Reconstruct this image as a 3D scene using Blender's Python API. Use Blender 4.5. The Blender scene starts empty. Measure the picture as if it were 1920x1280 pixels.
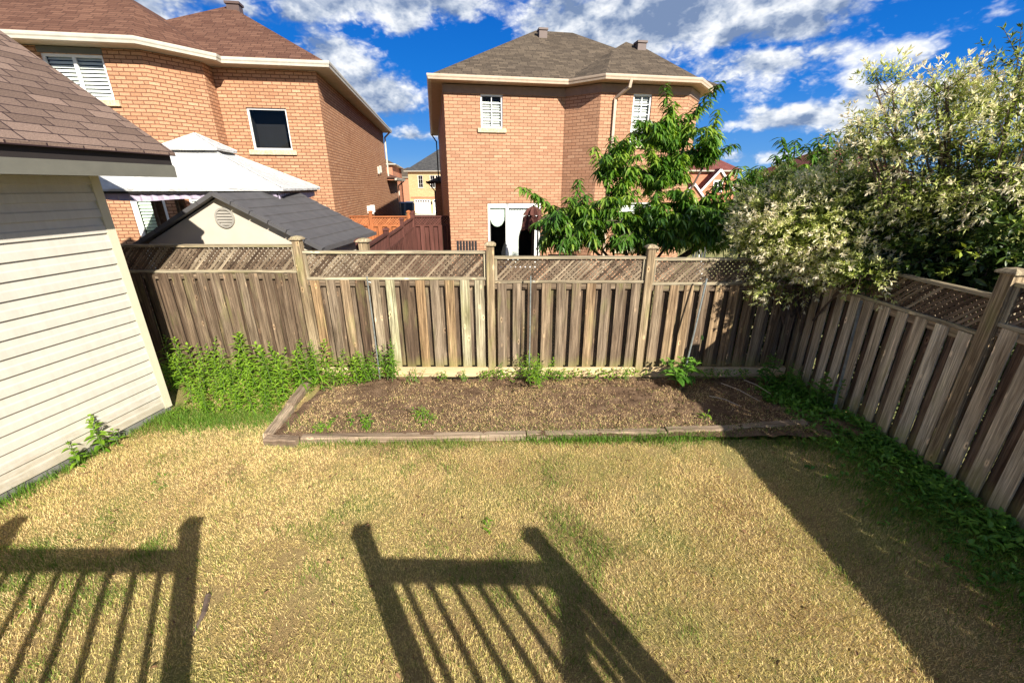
import bpy, math, random
import numpy as np
from mathutils import Vector, Matrix
random.seed(7); rng = np.random.default_rng(7)
R_ = math.radians
sc = bpy.context.scene
COL = sc.collection

# ------------------------------------------------------------ camera
CH = 3.0; FPX = 780.0; TH = R_(20.5)
cam = bpy.data.cameras.new('camera'); camo = bpy.data.objects.new('camera', cam); COL.objects.link(camo)
camo.location = (0, 0, CH); camo.rotation_euler = (R_(90) - TH, 0, 0)
cam.sensor_width = 36; cam.lens = 36 * FPX / 1920; cam.clip_start = .05; cam.clip_end = 5000
sc.camera = camo
sc.view_settings.view_transform = 'Standard'; sc.view_settings.look = 'None'
sc.view_settings.gamma = 1; sc.view_settings.use_curve_mapping = False
sc.view_settings.exposure = 0.95
sc.render.engine = 'CYCLES'
sc.cycles.max_bounces = 6; sc.cycles.transparent_max_bounces = 12

_f = Vector((0, math.cos(TH), -math.sin(TH))); _u = Vector((0, math.sin(TH), math.cos(TH)))
def ray(x, y): return _f + Vector((1, 0, 0)) * ((x - 960) / FPX) + _u * ((640 - y) / FPX)
def at(x, y, Y):
    d = ray(x, y); return Vector((0, 0, CH)) + d * (Y / d.y)
def gnd(x, y, z=0.0):
    d = ray(x, y); return Vector((0, 0, CH)) + d * ((z - CH) / d.z)

# ------------------------------------------------------------ sun + sky
SUN_EL, SUN_AZ = 30.0, 147.2            # azimuth clockwise from +Y
sd = Vector((math.sin(R_(SUN_AZ)) * math.cos(R_(SUN_EL)), math.cos(R_(SUN_AZ)) * math.cos(R_(SUN_EL)), math.sin(R_(SUN_EL))))
sun = bpy.data.lights.new('sun', 'SUN'); suno = bpy.data.objects.new('sun', sun); COL.objects.link(suno)
sun.energy = 5.0; sun.angle = R_(0.55); sun.color = (1.0, .93, .82)
suno.rotation_euler = (-sd).to_track_quat('-Z', 'Y').to_euler(); suno.location = (5, -8, 12)

world = bpy.data.worlds.new('World'); sc.world = world; world.use_nodes = True
world.cycles.sampling_method = 'MANUAL'; world.cycles.sample_map_resolution = 512
def build_sky():
    nt = world.node_tree; nt.nodes.clear(); N = nt.nodes.new; L = nt.links.new
    def M(op, a, b=None, c=None, clamp=False):
        n = N('ShaderNodeMath'); n.operation = op; n.use_clamp = clamp
        for i, v in enumerate((a, b, c)):
            if v is None: continue
            if isinstance(v, (int, float)): n.inputs[i].default_value = v
            else: L(v, n.inputs[i])
        return n.outputs[0]
    out = N('ShaderNodeOutputWorld'); bg = N('ShaderNodeBackground'); L(bg.outputs[0], out.inputs[0])
    bg.inputs[1].default_value = 0.05
    sky = N('ShaderNodeTexSky'); sky.sky_type = 'NISHITA'; sky.sun_disc = False
    sky.sun_elevation = R_(SUN_EL); sky.sun_rotation = R_(SUN_AZ)
    sky.air_density = 1.0; sky.dust_density = .25; sky.ozone_density = 3.5
    hs = N('ShaderNodeHueSaturation'); hs.inputs['Saturation'].default_value = 1.42; hs.inputs['Value'].default_value = 1.0
    L(sky.outputs[0], hs.inputs['Color'])
    tc = N('ShaderNodeTexCoord'); sp = N('ShaderNodeSeparateXYZ'); L(tc.outputs['Generated'], sp.inputs[0])
    az = M('ARCTAN2', sp.outputs[0], sp.outputs[1]); el = M('ARCSINE', sp.outputs[2])
    def mapped(sx, off):
        m = N('ShaderNodeMapping'); L(tc.outputs['Generated'], m.inputs[0])
        m.inputs['Scale'].default_value = sx; m.inputs['Location'].default_value = off; return m.outputs[0]
    def noise(vec, scale, detail, rough=.55, dist=0.):
        n = N('ShaderNodeTexNoise'); L(vec, n.inputs['Vector']); n.inputs['Scale'].default_value = scale
        n.inputs['Detail'].default_value = detail; n.inputs['Roughness'].default_value = rough; n.inputs['Distortion'].default_value = dist
        return n.outputs['Fac']
    # puffy cumulus: low-frequency billows carrying finer ones, sampled twice so that the side towards the sun is lit
    def billow(off):
        v = mapped((1, 1, 1.7), off)
        def vor(scale):
            n = N('ShaderNodeTexVoronoi'); n.feature = 'SMOOTH_F1'; n.inputs['Smoothness'].default_value = .6
            w = N('ShaderNodeTexNoise'); L(v, w.inputs['Vector']); w.inputs['Scale'].default_value = scale * .9; w.inputs['Detail'].default_value = 5
            a = N('ShaderNodeMixRGB'); a.blend_type = 'LINEAR_LIGHT'; a.inputs[0].default_value = .16; L(v, a.inputs[1]); L(w.outputs['Color'], a.inputs[2])
            L(a.outputs[0], n.inputs['Vector']); n.inputs['Scale'].default_value = scale; return n.outputs['Distance']
        b1 = M('SUBTRACT', .62, vor(9.)); b2 = M('SUBTRACT', .55, vor(24.)); f = M('SUBTRACT', noise(v, 4.6, 7, .50), .5)
        return M('ADD', M('ADD', M('MULTIPLY', b1, .42), M('MULTIPLY', b2, .11)), M('ADD', M('MULTIPLY', f, .95), .5))
    n1 = billow((0, 0, 0)); n2 = billow((-.010, .012, .028))
    nbig = noise(mapped((1, 1, 2.6), (3.1, 1.7, .4)), 1.9, 4, .5)
    # cloud banks: (px, py, rx, ry, weight) in radians from their sky direction
    banks = [(720, 12, .24, .07, 1), (625, 130, .12, .09, .9), (725, 165, .13, .085, 1), (775, 255, .09, .028, 1.0), (100, -30, .30, .09, .9),
             (1330, 28, .34, .10, 1.15), (1120, 45, .13, .06, .9), (1420, 120, .20, .065, 1.05), (1560, 92, .11, .045, .9), (1470, 60, .22, .06, .9),
             (1500, 222, .13, .035, .9), (1690, 215, .16, .05, .9), (1860, 190, .13, .05, .9), (1520, 290, .16, .018, .55), (760, 310, .10, .015, .5),
             (1390, 330, .08, .02, .5), (400, 60, .2, .06, .5)]
    tot = None
    for px, py, rx, ry, w in banks:
        d = ray(px, py).normalized(); a0 = math.atan2(d.x, d.y); e0 = math.asin(d.z)
        da = M('DIVIDE', M('SUBTRACT', az, a0), rx); de = M('DIVIDE', M('SUBTRACT', el, e0), ry)
        q = M('SQRT', M('ADD', M('MULTIPLY', da, da), M('MULTIPLY', de, de)))
        v = M('MULTIPLY', M('SUBTRACT', 1.06, q), w)
        tot = v if tot is None else M('MAXIMUM', tot, v)
    tot = M('MAXIMUM', tot, -0.6)
    # the rest of the sky, away from this side, carries clouds, thickened for neutral fill light
    gen = M('MULTIPLY', M('SUBTRACT', nbig, .47), 7.0)
    away = M('GREATER_THAN', M('ABSOLUTE', az), 1.0)
    tot = M('MAXIMUM', tot, M('SUBTRACT', M('MULTIPLY', gen, away), M('MULTIPLY', M('SUBTRACT', 1, away), 2)))
    dens = M('ADD', M('MULTIPLY', tot, 1.0), M('MULTIPLY', M('SUBTRACT', n1, .58), 2.6))
    mask = N('ShaderNodeMapRange'); mask.interpolation_type = 'SMOOTHSTEP'; L(dens, mask.inputs[0])
    mask.inputs[1].default_value = 0.06; mask.inputs[2].default_value = .62
    rel = M('ADD', M('MULTIPLY', M('SUBTRACT', n1, n2), 3.6), .70)
    core = M('MULTIPLY', M('SUBTRACT', dens, .45), .55, clamp=True)
    lum = M('SUBTRACT', rel, core, clamp=True)
    cr = N('ShaderNodeValToRGB'); L(lum, cr.inputs[0])
    e = cr.color_ramp.elements; e[0].position = .05; e[0].color = (2.2, 3.1, 5.0, 1); e[1].position = .95; e[1].color = (11., 11.2, 11.4, 1)
    k = cr.color_ramp.elements.new(.45); k.color = (5.4, 6.2, 7.6, 1)
    mx = N('ShaderNodeMix'); mx.data_type = 'RGBA'
    up = M('GREATER_THAN', sp.outputs[2], 0.0)
    gr = N('ShaderNodeValToRGB'); L(M('MULTIPLY', el, 1.6, clamp=True), gr.inputs[0]); ge = gr.color_ramp.elements
    ge[0].position = 0; ge[0].color = (2.6, 5.2, 8.6, 1); ge[1].position = 1; ge[1].color = (.75, 1.25, 2.6, 1)
    for p_, c_ in ((.10, (1.1, 3.7, 8.6)), (.30, (.12, 2.15, 7.8)), (.55, (.05, 1.35, 6.2))): q_ = ge.new(p_); q_.color = (*c_, 1)
    ms = N('ShaderNodeMix'); ms.data_type = 'RGBA'; ms.inputs[0].default_value = .94; L(hs.outputs[0], ms.inputs[6]); L(gr.outputs[0], ms.inputs[7])
    L(M('MULTIPLY', M('MULTIPLY', mask.outputs[0], up), .97), mx.inputs[0]); L(ms.outputs[2], mx.inputs[6]); L(cr.outputs[0], mx.inputs[7])
    L(mx.outputs[2], bg.inputs[0])
build_sky()

# ------------------------------------------------------------ materials
def newmat(name):
    m = bpy.data.materials.new(name); m.use_nodes = True; nt = m.node_tree
    return m, nt, nt.nodes['Principled BSDF']
def uvn(nt, scale=(1, 1, 1), loc=(0, 0, 0), rot=(0, 0, 0), obj=False):
    tc = nt.nodes.new('ShaderNodeTexCoord'); m = nt.nodes.new('ShaderNodeMapping')
    nt.links.new(tc.outputs['Object' if obj else 'UV'], m.inputs[0])
    m.inputs['Scale'].default_value = scale; m.inputs['Location'].default_value = loc; m.inputs['Rotation'].default_value = rot
    return m.outputs[0]
def noisen(nt, vec, scale, detail=4, rough=.55, dist=0.):
    n = nt.nodes.new('ShaderNodeTexNoise'); nt.links.new(vec, n.inputs['Vector'])
    n.inputs['Scale'].default_value = scale; n.inputs['Detail'].default_value = detail
    n.inputs['Roughness'].default_value = rough; n.inputs['Distortion'].default_value = dist
    return n.outputs['Fac']
def ramp(nt, fac, stops):
    n = nt.nodes.new('ShaderNodeValToRGB'); nt.links.new(fac, n.inputs[0]); el = n.color_ramp.elements
    for i, (p, c) in enumerate(stops):
        e = el[i] if i < 2 else el.new(p)
        e.position = p; e.color = (*c, 1) if len(c) == 3 else c
    return n.outputs[0]
def mixc(nt, fac, a, b, blend='MIX'):
    n = nt.nodes.new('ShaderNodeMix'); n.data_type = 'RGBA'; n.blend_type = blend
    for i, v in ((0, fac), (6, a), (7, b)):
        if isinstance(v, (int, float)): n.inputs[i].default_value = v
        elif isinstance(v, tuple): n.inputs[i].default_value = (*v, 1)
        else: nt.links.new(v, n.inputs[i])
    return n.outputs[2]
def mth(nt, op, a, b=0., clamp=False):
    n = nt.nodes.new('ShaderNodeMath'); n.operation = op; n.use_clamp = clamp
    for i, v in ((0, a), (1, b)):
        if isinstance(v, (int, float)): n.inputs[i].default_value = v
        else: nt.links.new(v, n.inputs[i])
    return n.outputs[0]
def attr(nt, name='tint'):
    n = nt.nodes.new('ShaderNodeAttribute'); n.attribute_name = name; return n.outputs['Fac']
def bump(nt, bs, h, strength=.5, dist=.01):
    n = nt.nodes.new('ShaderNodeBump'); n.inputs['Strength'].default_value = strength; n.inputs['Distance'].default_value = dist
    nt.links.new(h, n.inputs['Height']); nt.links.new(n.outputs[0], bs.inputs['Normal'])

def mat_plain(name, c, rough=.6, metal=0., var=.12, nscale=6., spec=.4):
    m, nt, bs = newmat(name)
    v = noisen(nt, uvn(nt, obj=True), nscale, 5)
    col = ramp(nt, v, [(.3, tuple(x * (1 - var) for x in c)), (.7, tuple(min(1, x * (1 + var)) for x in c))])
    nt.links.new(col, bs.inputs['Base Color']); bs.inputs['Roughness'].default_value = rough
    bs.inputs['Metallic'].default_value = metal; bs.inputs['Specular IOR Level'].default_value = spec
    bump(nt, bs, noisen(nt, uvn(nt, obj=True), nscale * 8, 3), .12, .004)
    return m

def mat_brick(name, c1, c2, mortar, bw, bh, ms=.012):
    m, nt, bs = newmat(name)
    uv = uvn(nt)
    # slightly wandering courses
    b = nt.nodes.new('ShaderNodeTexBrick'); nt.links.new(uv, b.inputs['Vector'])
    b.inputs['Scale'].default_value = 1; b.inputs['Brick Width'].default_value = bw; b.inputs['Row Height'].default_value = bh
    b.inputs['Mortar Size'].default_value = ms; b.inputs['Mortar Smooth'].default_value = .25; b.inputs['Bias'].default_value = 0
    b.inputs['Color1'].default_value = (0, 0, 0, 1); b.inputs['Color2'].default_value = (1, 1, 1, 1); b.inputs['Mortar'].default_value = (.5, .5, .5, 1)
    bc = ramp(nt, b.outputs['Color'], [(0, c1), (1, c2), (.55, tuple((x + y) / 2 for x, y in zip(c1, c2))), (.9, tuple(x * .86 for x in c1))])
    v = noisen(nt, uv, 38, 4, .7)
    bc = mixc(nt, .55, bc, ramp(nt, v, [(.3, (.50, .46, .44)), (.64, (1.35, 1.32, 1.3))]), 'MULTIPLY')
    w = noisen(nt, uv, .7, 4, .6)
    bc = mixc(nt, .5, bc, ramp(nt, w, [(.3, (.86, .84, .84)), (.7, (1.1, 1.1, 1.08))]), 'MULTIPLY')
    col = mixc(nt, b.outputs['Fac'], bc, mortar)
    nt.links.new(col, bs.inputs['Base Color']); bs.inputs['Roughness'].default_value = .88; bs.inputs['Specular IOR Level'].default_value = .2
    h = mth(nt, 'ADD', mth(nt, 'MULTIPLY', b.outputs['Fac'], -1.), mth(nt, 'MULTIPLY', v, .5))
    bump(nt, bs, h, .7, .008)
    return m

def mat_shingle(name, c1, c2, line, bw=.3, bh=.14, ms=.008):
    m, nt, bs = newmat(name); uv = uvn(nt)
    b = nt.nodes.new('ShaderNodeTexBrick'); nt.links.new(uv, b.inputs['Vector'])
    b.offset = .41; b.offset_frequency = 2; b.squash = 1.15; b.squash_frequency = 3
    b.inputs['Scale'].default_value = 1; b.inputs['Brick Width'].default_value = bw; b.inputs['Row Height'].default_value = bh
    b.inputs['Mortar Size'].default_value = ms; b.inputs['Mortar Smooth'].default_value = .3; b.inputs['Bias'].default_value = 0
    b.inputs['Color1'].default_value = (0, 0, 0, 1); b.inputs['Color2'].default_value = (1, 1, 1, 1)
    bc = ramp(nt, b.outputs['Color'], [(0, c1), (1, c2)])
    g = noisen(nt, uv, 70, 5, .85)
    bc = mixc(nt, .9, bc, ramp(nt, g, [(.34, (.5, .48, .48)), (.64, (1.5, 1.47, 1.44))]), 'MULTIPLY')
    w = noisen(nt, uv, .9, 5, .6)
    bc = mixc(nt, .6, bc, ramp(nt, w, [(.3, (.82, .82, .84)), (.7, (1.14, 1.12, 1.08))]), 'MULTIPLY')
    col = mixc(nt, b.outputs['Fac'], bc, line)
    nt.links.new(col, bs.inputs['Base Color']); bs.inputs['Roughness'].default_value = .92; bs.inputs['Specular IOR Level'].default_value = .15
    # each course rises to its exposed edge
    sp = nt.nodes.new('ShaderNodeSeparateXYZ'); nt.links.new(uv, sp.inputs[0])
    saw = mth(nt, 'FRACT', mth(nt, 'DIVIDE', sp.outputs[1], bh))
    h = mth(nt, 'ADD', mth(nt, 'MULTIPLY', saw, -.9), mth(nt, 'MULTIPLY', g, .25))
    bump(nt, bs, h, .8, .012)
    return m

def mat_wood(name, stops, grain=.75, moss=.0, knots=True, rough=.85, mossz=None):
    """weathered board: uv v runs along the grain, tint = one number per board"""
    m, nt, bs = newmat(name); t = attr(nt)
    base = ramp(nt, t, stops)
    uvg = uvn(nt, (95, 2.2, 1)); g = noisen(nt, uvg, 1., 5, .7, .5)
    uvb = uvn(nt, (24, .9, 1)); g2 = noisen(nt, uvb, 1., 5, .65, .8)
    g3 = noisen(nt, uvn(nt, (3.5, .9, 1)), 1., 4, .6)
    col = mixc(nt, grain, base, ramp(nt, g, [(.30, (.30, .27, .25)), (.48, (.9, .88, .86)), (.68, (1.75, 1.72, 1.68))]), 'MULTIPLY')
    col = mixc(nt, min(1, grain + .1), col, ramp(nt, g2, [(.32, (.38, .33, .30)), (.5, (.95, .94, .93)), (.66, (1.5, 1.5, 1.48))]), 'MULTIPLY')
    col = mixc(nt, .55, col, ramp(nt, g3, [(.35, (.72, .66, .58)), (.65, (1.2, 1.22, 1.2))]), 'MULTIPLY')
    if knots:
        vo = nt.nodes.new('ShaderNodeTexVoronoi'); nt.links.new(uvn(nt, (7.5, 3.2, 1)), vo.inputs['Vector']); vo.inputs['Scale'].default_value = 1
        ring = ramp(nt, vo.outputs['Distance'], [(.05, (.40, .30, .24)), (.10, (2.3, 2.2, 2.05)), (.19, (1, 1, 1))])
        col = mixc(nt, .85, col, ring, 'MULTIPLY')
    if moss > 0:
        gm = nt.nodes.new('ShaderNodeNewGeometry'); sp = nt.nodes.new('ShaderNodeSeparateXYZ'); nt.links.new(gm.outputs['Position'], sp.inputs[0])
        tt = noisen(nt, uvn(nt, (5, 1.2, 1)), 1., 4, .6)
        k = mth(nt, 'MULTIPLY', ramp_f(nt, tt, .52, .72), moss)
        col = mixc(nt, k, col, (.30, .31, .10))
        lowz = mth(nt, 'MULTIPLY', ramp_f(nt, mth(nt, 'SUBTRACT', mth(nt, 'ADD', .20, mth(nt, 'MULTIPLY', tt, .35)), sp.outputs[2]), -.02, .22), .45)
        col = mixc(nt, lowz, col, (.26, .24, .075))
    nt.links.new(col, bs.inputs['Base Color']); bs.inputs['Roughness'].default_value = rough; bs.inputs['Specular IOR Level'].default_value = .25
    bump(nt, bs, mth(nt, 'ADD', g, mth(nt, 'MULTIPLY', g2, .6)), .6, .004)
    return m
def ramp_f(nt, fac, a, b):
    n = nt.nodes.new('ShaderNodeMapRange'); n.interpolation_type = 'SMOOTHSTEP'; nt.links.new(fac, n.inputs[0])
    n.inputs[1].default_value = a; n.inputs[2].default_value = b; return n.outputs[0]

def mat_leaf(name, stops, rough=.5, trans=.25, spec=.4):
    m, nt, bs = newmat(name); col = ramp(nt, attr(nt), stops)
    nt.links.new(col, bs.inputs['Base Color']); bs.inputs['Roughness'].default_value = rough; bs.inputs['Specular IOR Level'].default_value = spec
    tr = nt.nodes.new('ShaderNodeBsdfTranslucent'); hs = nt.nodes.new('ShaderNodeHueSaturation')
    hs.inputs['Saturation'].default_value = 1.15; hs.inputs['Value'].default_value = 1.3; nt.links.new(col, hs.inputs['Color']); nt.links.new(hs.outputs[0], tr.inputs[0])
    mx = nt.nodes.new('ShaderNodeMixShader'); mx.inputs[0].default_value = trans
    nt.links.new(bs.outputs[0], mx.inputs[1]); nt.links.new(tr.outputs[0], mx.inputs[2])
    nt.links.new(mx.outputs[0], nt.nodes['Material Output'].inputs[0])
    return m

def mat_glass(name):
    m, nt, bs = newmat(name); nt.nodes.remove(bs)
    t = nt.nodes.new('ShaderNodeBsdfTransparent'); t.inputs[0].default_value = (.92, .94, .93, 1)
    g = nt.nodes.new('ShaderNodeBsdfGlossy'); g.inputs['Roughness'].default_value = .03
    f = nt.nodes.new('ShaderNodeFresnel'); f.inputs[0].default_value = 1.24
    mx = nt.nodes.new('ShaderNodeMixShader'); nt.links.new(f.outputs[0], mx.inputs[0]); nt.links.new(t.outputs[0], mx.inputs[1]); nt.links.new(g.outputs[0], mx.inputs[2])
    nt.links.new(mx.outputs[0], nt.nodes['Material Output'].inputs[0]); return m

M_ = {}
M_['brick1'] = mat_brick('orange_brick', (.45, .235, .13), (.57, .35, .215), (.20, .095, .055), .224, .0785, .0115)
M_['brick2'] = mat_brick('salmon_brick', (.44, .235, .14), (.55, .335, .21), (.20, .10, .06), .268, .091, .0095)
M_['brick3'] = mat_brick('tan_brick', (.55, .40, .20), (.66, .52, .30), (.45, .35, .2), .24, .08, .01)
M_['brick4'] = mat_brick('red_brick', (.50, .20, .11), (.56, .26, .15), (.38, .2, .14), .24, .08, .01)
M_['shingle1'] = mat_shingle('brown_red_shingles', (.105, .052, .036), (.165, .088, .06), (.05, .026, .02), .26, .125)
M_['shingle2'] = mat_shingle('brown_grey_shingles', (.075, .06, .045), (.14, .112, .082), (.035, .028, .022), .26, .125)
M_['shingle3'] = mat_shingle('near_brown_shingles', (.125, .088, .07), (.215, .155, .125), (.03, .018, .02), .30, .145, .008)
M_['shingle4'] = mat_shingle('charcoal_shingles', (.05, .052, .055), (.09, .09, .09), (.03, .03, .03))
M_['shingle5'] = mat_shingle('maroon_shingles', (.15, .05, .045), (.2, .075, .065), (.09, .03, .03))
M_['gutterw'] = mat_plain('white_gutter_metal', (.52, .49, .41), .45)
M_['gutterb'] = mat_plain('beige_gutter_metal', (.50, .39, .29), .45)
M_['soffit1'] = mat_plain('cream_soffit', (.50, .43, .33), .6)
M_['soffit2'] = mat_plain('tan_soffit', (.40, .28, .20), .6)
M_['frieze'] = mat_plain('taupe_frieze_board', (.26, .17, .125), .6)
M_['white'] = mat_plain('white_vinyl', (.80, .80, .78), .35, var=.05)
M_['blind'] = mat_plain('white_blind_slats', (.84, .83, .80), .5, var=.04)
M_['greenblind'] = mat_plain('pale_green_blind', (.70, .80, .68), .5, var=.06)
def siding_dirt():
    m = M_['siding']; nt = m.node_tree; bs = nt.nodes['Principled BSDF']; src = bs.inputs['Base Color'].links[0].from_socket
    gm = nt.nodes.new('ShaderNodeNewGeometry'); sp = nt.nodes.new('ShaderNodeSeparateXYZ'); nt.links.new(gm.outputs['Position'], sp.inputs[0])
    n = noisen(nt, uvn(nt, (1.2, 1.2, 5), obj=True), 3, 6, .7); k = mth(nt, 'MULTIPLY', ramp_f(nt, mth(nt, 'SUBTRACT', mth(nt, 'MULTIPLY', n, .8), sp.outputs[2]), -.05, .35), .6)
    c = mixc(nt, k, src, (.30, .25, .16)); st = noisen(nt, uvn(nt, (9, 9, .5), obj=True), 2, 5, .7)
    nt.links.new(mixc(nt, .35, c, ramp(nt, st, [(.35, (.82, .80, .76)), (.6, (1.04, 1.04, 1.04))]), 'MULTIPLY'), bs.inputs['Base Color'])
M_['sill'] = mat_plain('rough_stone_sill', (.55, .46, .30), .9, var=.35, nscale=22)
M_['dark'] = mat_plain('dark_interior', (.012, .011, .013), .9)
M_['glass'] = mat_glass('window_glass')
M_['vent'] = mat_plain('brown_roof_vent', (.10, .065, .055), .5)
M_['fascia'] = mat_plain('grey_aluminium_fascia', (.125, .122, .10), .5, var=.08)
M_['drip'] = mat_plain('dark_roof_edge', (.018, .014, .013), .7)
M_['siding'] = mat_plain('cream_vinyl_siding', (.52, .495, .43), .42, var=.035, nscale=3)
M_['trim'] = mat_plain('cream_corner_trim', (.57, .53, .39), .4, var=.04)
M_['plinth'] = mat_plain('grey_painted_base', (.17, .165, .155), .7, var=.2)
M_['resin'] = mat_plain('tan_resin_wall', (.56, .50, .40), .55, var=.07, nscale=3)
M_['resinvent'] = mat_plain('grey_resin_vent', (.33, .31, .27), .5)
M_['resinroof'] = mat_plain('charcoal_resin_roof', (.085, .082, .084), .7, var=.15)
M_['canopy'] = mat_plain('white_canopy_cloth', (.56, .56, .545), .8, var=.03)
M_['purple'] = mat_plain('mauve_grey_curtain', (.42, .36, .46), .8, var=.15)
M_['blackmetal'] = mat_plain('black_metal', (.02, .018, .02), .5)
M_['steel'] = mat_plain('galvanised_steel', (.34, .38, .38), .35, .6, var=.25, nscale=20)
M_['concrete'] = mat_plain('pale_concrete', (.62, .58, .50), .9, var=.12)
M_['kick'] = mat_wood('tan_painted_kickboard', [(0, (.60, .46, .27)), (1, (.66, .52, .32))], .25, 0, False)
M_['fence'] = mat_wood('weathered_cedar_boards', [(0, (.07, .045, .03)), (.22, (.155, .115, .08)), (.42, (.21, .17, .125)), (.55, (.265, .18, .10)), (.72, (.29, .25, .185)), (.86, (.35, .34, .22)), (1, (.50, .49, .39))], .95, .25)
M_['fencer'] = mat_wood('grey_tan_cedar_boards', [(0, (.07, .045, .032)), (.22, (.16, .11, .08)), (.34, (.40, .32, .22)), (1, (.60, .54, .43))], .75, .3)  # dark low stops hold the shade put on the rear boards
M_['post'] = mat_wood('weathered_cedar_post', [(0, (.25, .195, .125)), (1, (.32, .25, .16))], .85, .35)
M_['rail'] = mat_wood('weathered_cedar_rail', [(0, (.27, .23, .16)), (1, (.37, .33, .24))], .8, .3)
M_['lattice'] = mat_wood('weathered_lattice', [(0, (.08, .055, .038)), (.5, (.16, .12, .085)), (1, (.28, .23, .165))], .9, .0, False)
M_['cap'] = mat_wood('post_cap_wood', [(0, (.30, .25, .17)), (1, (.36, .3, .2))], .7, .3, False)
M_['timber'] = mat_wood('grey_landscape_timber', [(0, (.20, .15, .11)), (1, (.33, .26, .19))], .8, 0)
M_['stain'] = mat_wood('dark_brown_stained_wood', [(0, (.085, .032, .026)), (1, (.125, .05, .04))], .35, 0, False)
M_['orange'] = mat_wood('orange_stained_wood', [(0, (.33, .115, .045)), (1, (.42, .16, .065))], .35, 0, False)
M_['deck'] = mat_wood('brown_deck_wood', [(0, (.2, .12, .07)), (1, (.28, .18, .1))], .5, 0, False)
M_['bark'] = mat_plain('grey_brown_bark', (.12, .085, .065), .9, var=.4, nscale=14)
M_['stem'] = mat_plain('green_stem', (.10, .16, .04), .7)
M_['peach'] = mat_leaf('peach_leaf', [(0, (.018, .05, .010)), (.5, (.065, .16, .018)), (.85, (.14, .27, .03)), (1, (.26, .37, .05))], .36, .3, .6)
M_['willow'] = mat_leaf('variegated_leaf', [(0, (.025, .05, .012)), (.25, (.09, .14, .022)), (.45, (.27, .34, .06)), (.60, (.62, .66, .22)), (.8, (.84, .83, .46)), (1, (.88, .80, .60))], .5, .35)
M_['bushleaf'] = mat_leaf('dark_bush_leaf', [(0, (.018, .04, .012)), (.5, (.045, .085, .018)), (.85, (.10, .16, .03)), (1, (.28, .34, .06))], .4, .2)
M_['weed'] = mat_leaf('weed_leaf', [(0, (.05, .12, .012)), (.5, (.13, .27, .02)), (1, (.27, .44, .035))], .42, .3)
M_['weedd'] = mat_leaf('dark_weed_leaf', [(0, (.04, .12, .015)), (.5, (.085, .22, .025)), (1, (.17, .33, .04))], .45, .25)
M_['grass'] = mat_leaf('dry_lawn_blades', [(0, (.055, .13, .015)), (.16, (.16, .25, .03)), (.28, (.46, .43, .13)), (.55, (.80, .63, .27)), (.8, (.90, .71, .36)), (1, (.66, .44, .23))], .55, .22, .3)
M_['glawn'] = mat_leaf('green_grass_blades', [(0, (.05, .14, .012)), (1, (.17, .30, .03))], .6, .25, .3)

siding_dirt()
# wrinkled cloth for the canopy
def cloth_bump():
    nt = M_['canopy'].node_tree; bump(nt, nt.nodes['Principled BSDF'], mth(nt, 'ADD', noisen(nt, uvn(nt, (1.5, 1.5, 4), obj=True), 2.2, 6, .6, 1.2), mth(nt, 'MULTIPLY', noisen(nt, uvn(nt, obj=True), 14, 4), .2)), .7, .12)
cloth_bump()

# ------------------------------------------------------------ mesh helpers
def setp(o, label=None, cat=None, group=None, kind=None):
    if label: o['label'] = label
    if cat: o['category'] = cat
    if group: o['group'] = group
    if kind: o['kind'] = kind
    return o
def thing(name, label, cat, loc=(0, 0, 0), rz=0., group=None):
    o = bpy.data.objects.new(name, None); COL.objects.link(o); o.location = loc; o.rotation_euler = (0, 0, rz)
    o.empty_display_size = .2
    return setp(o, label, cat, group)

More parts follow.
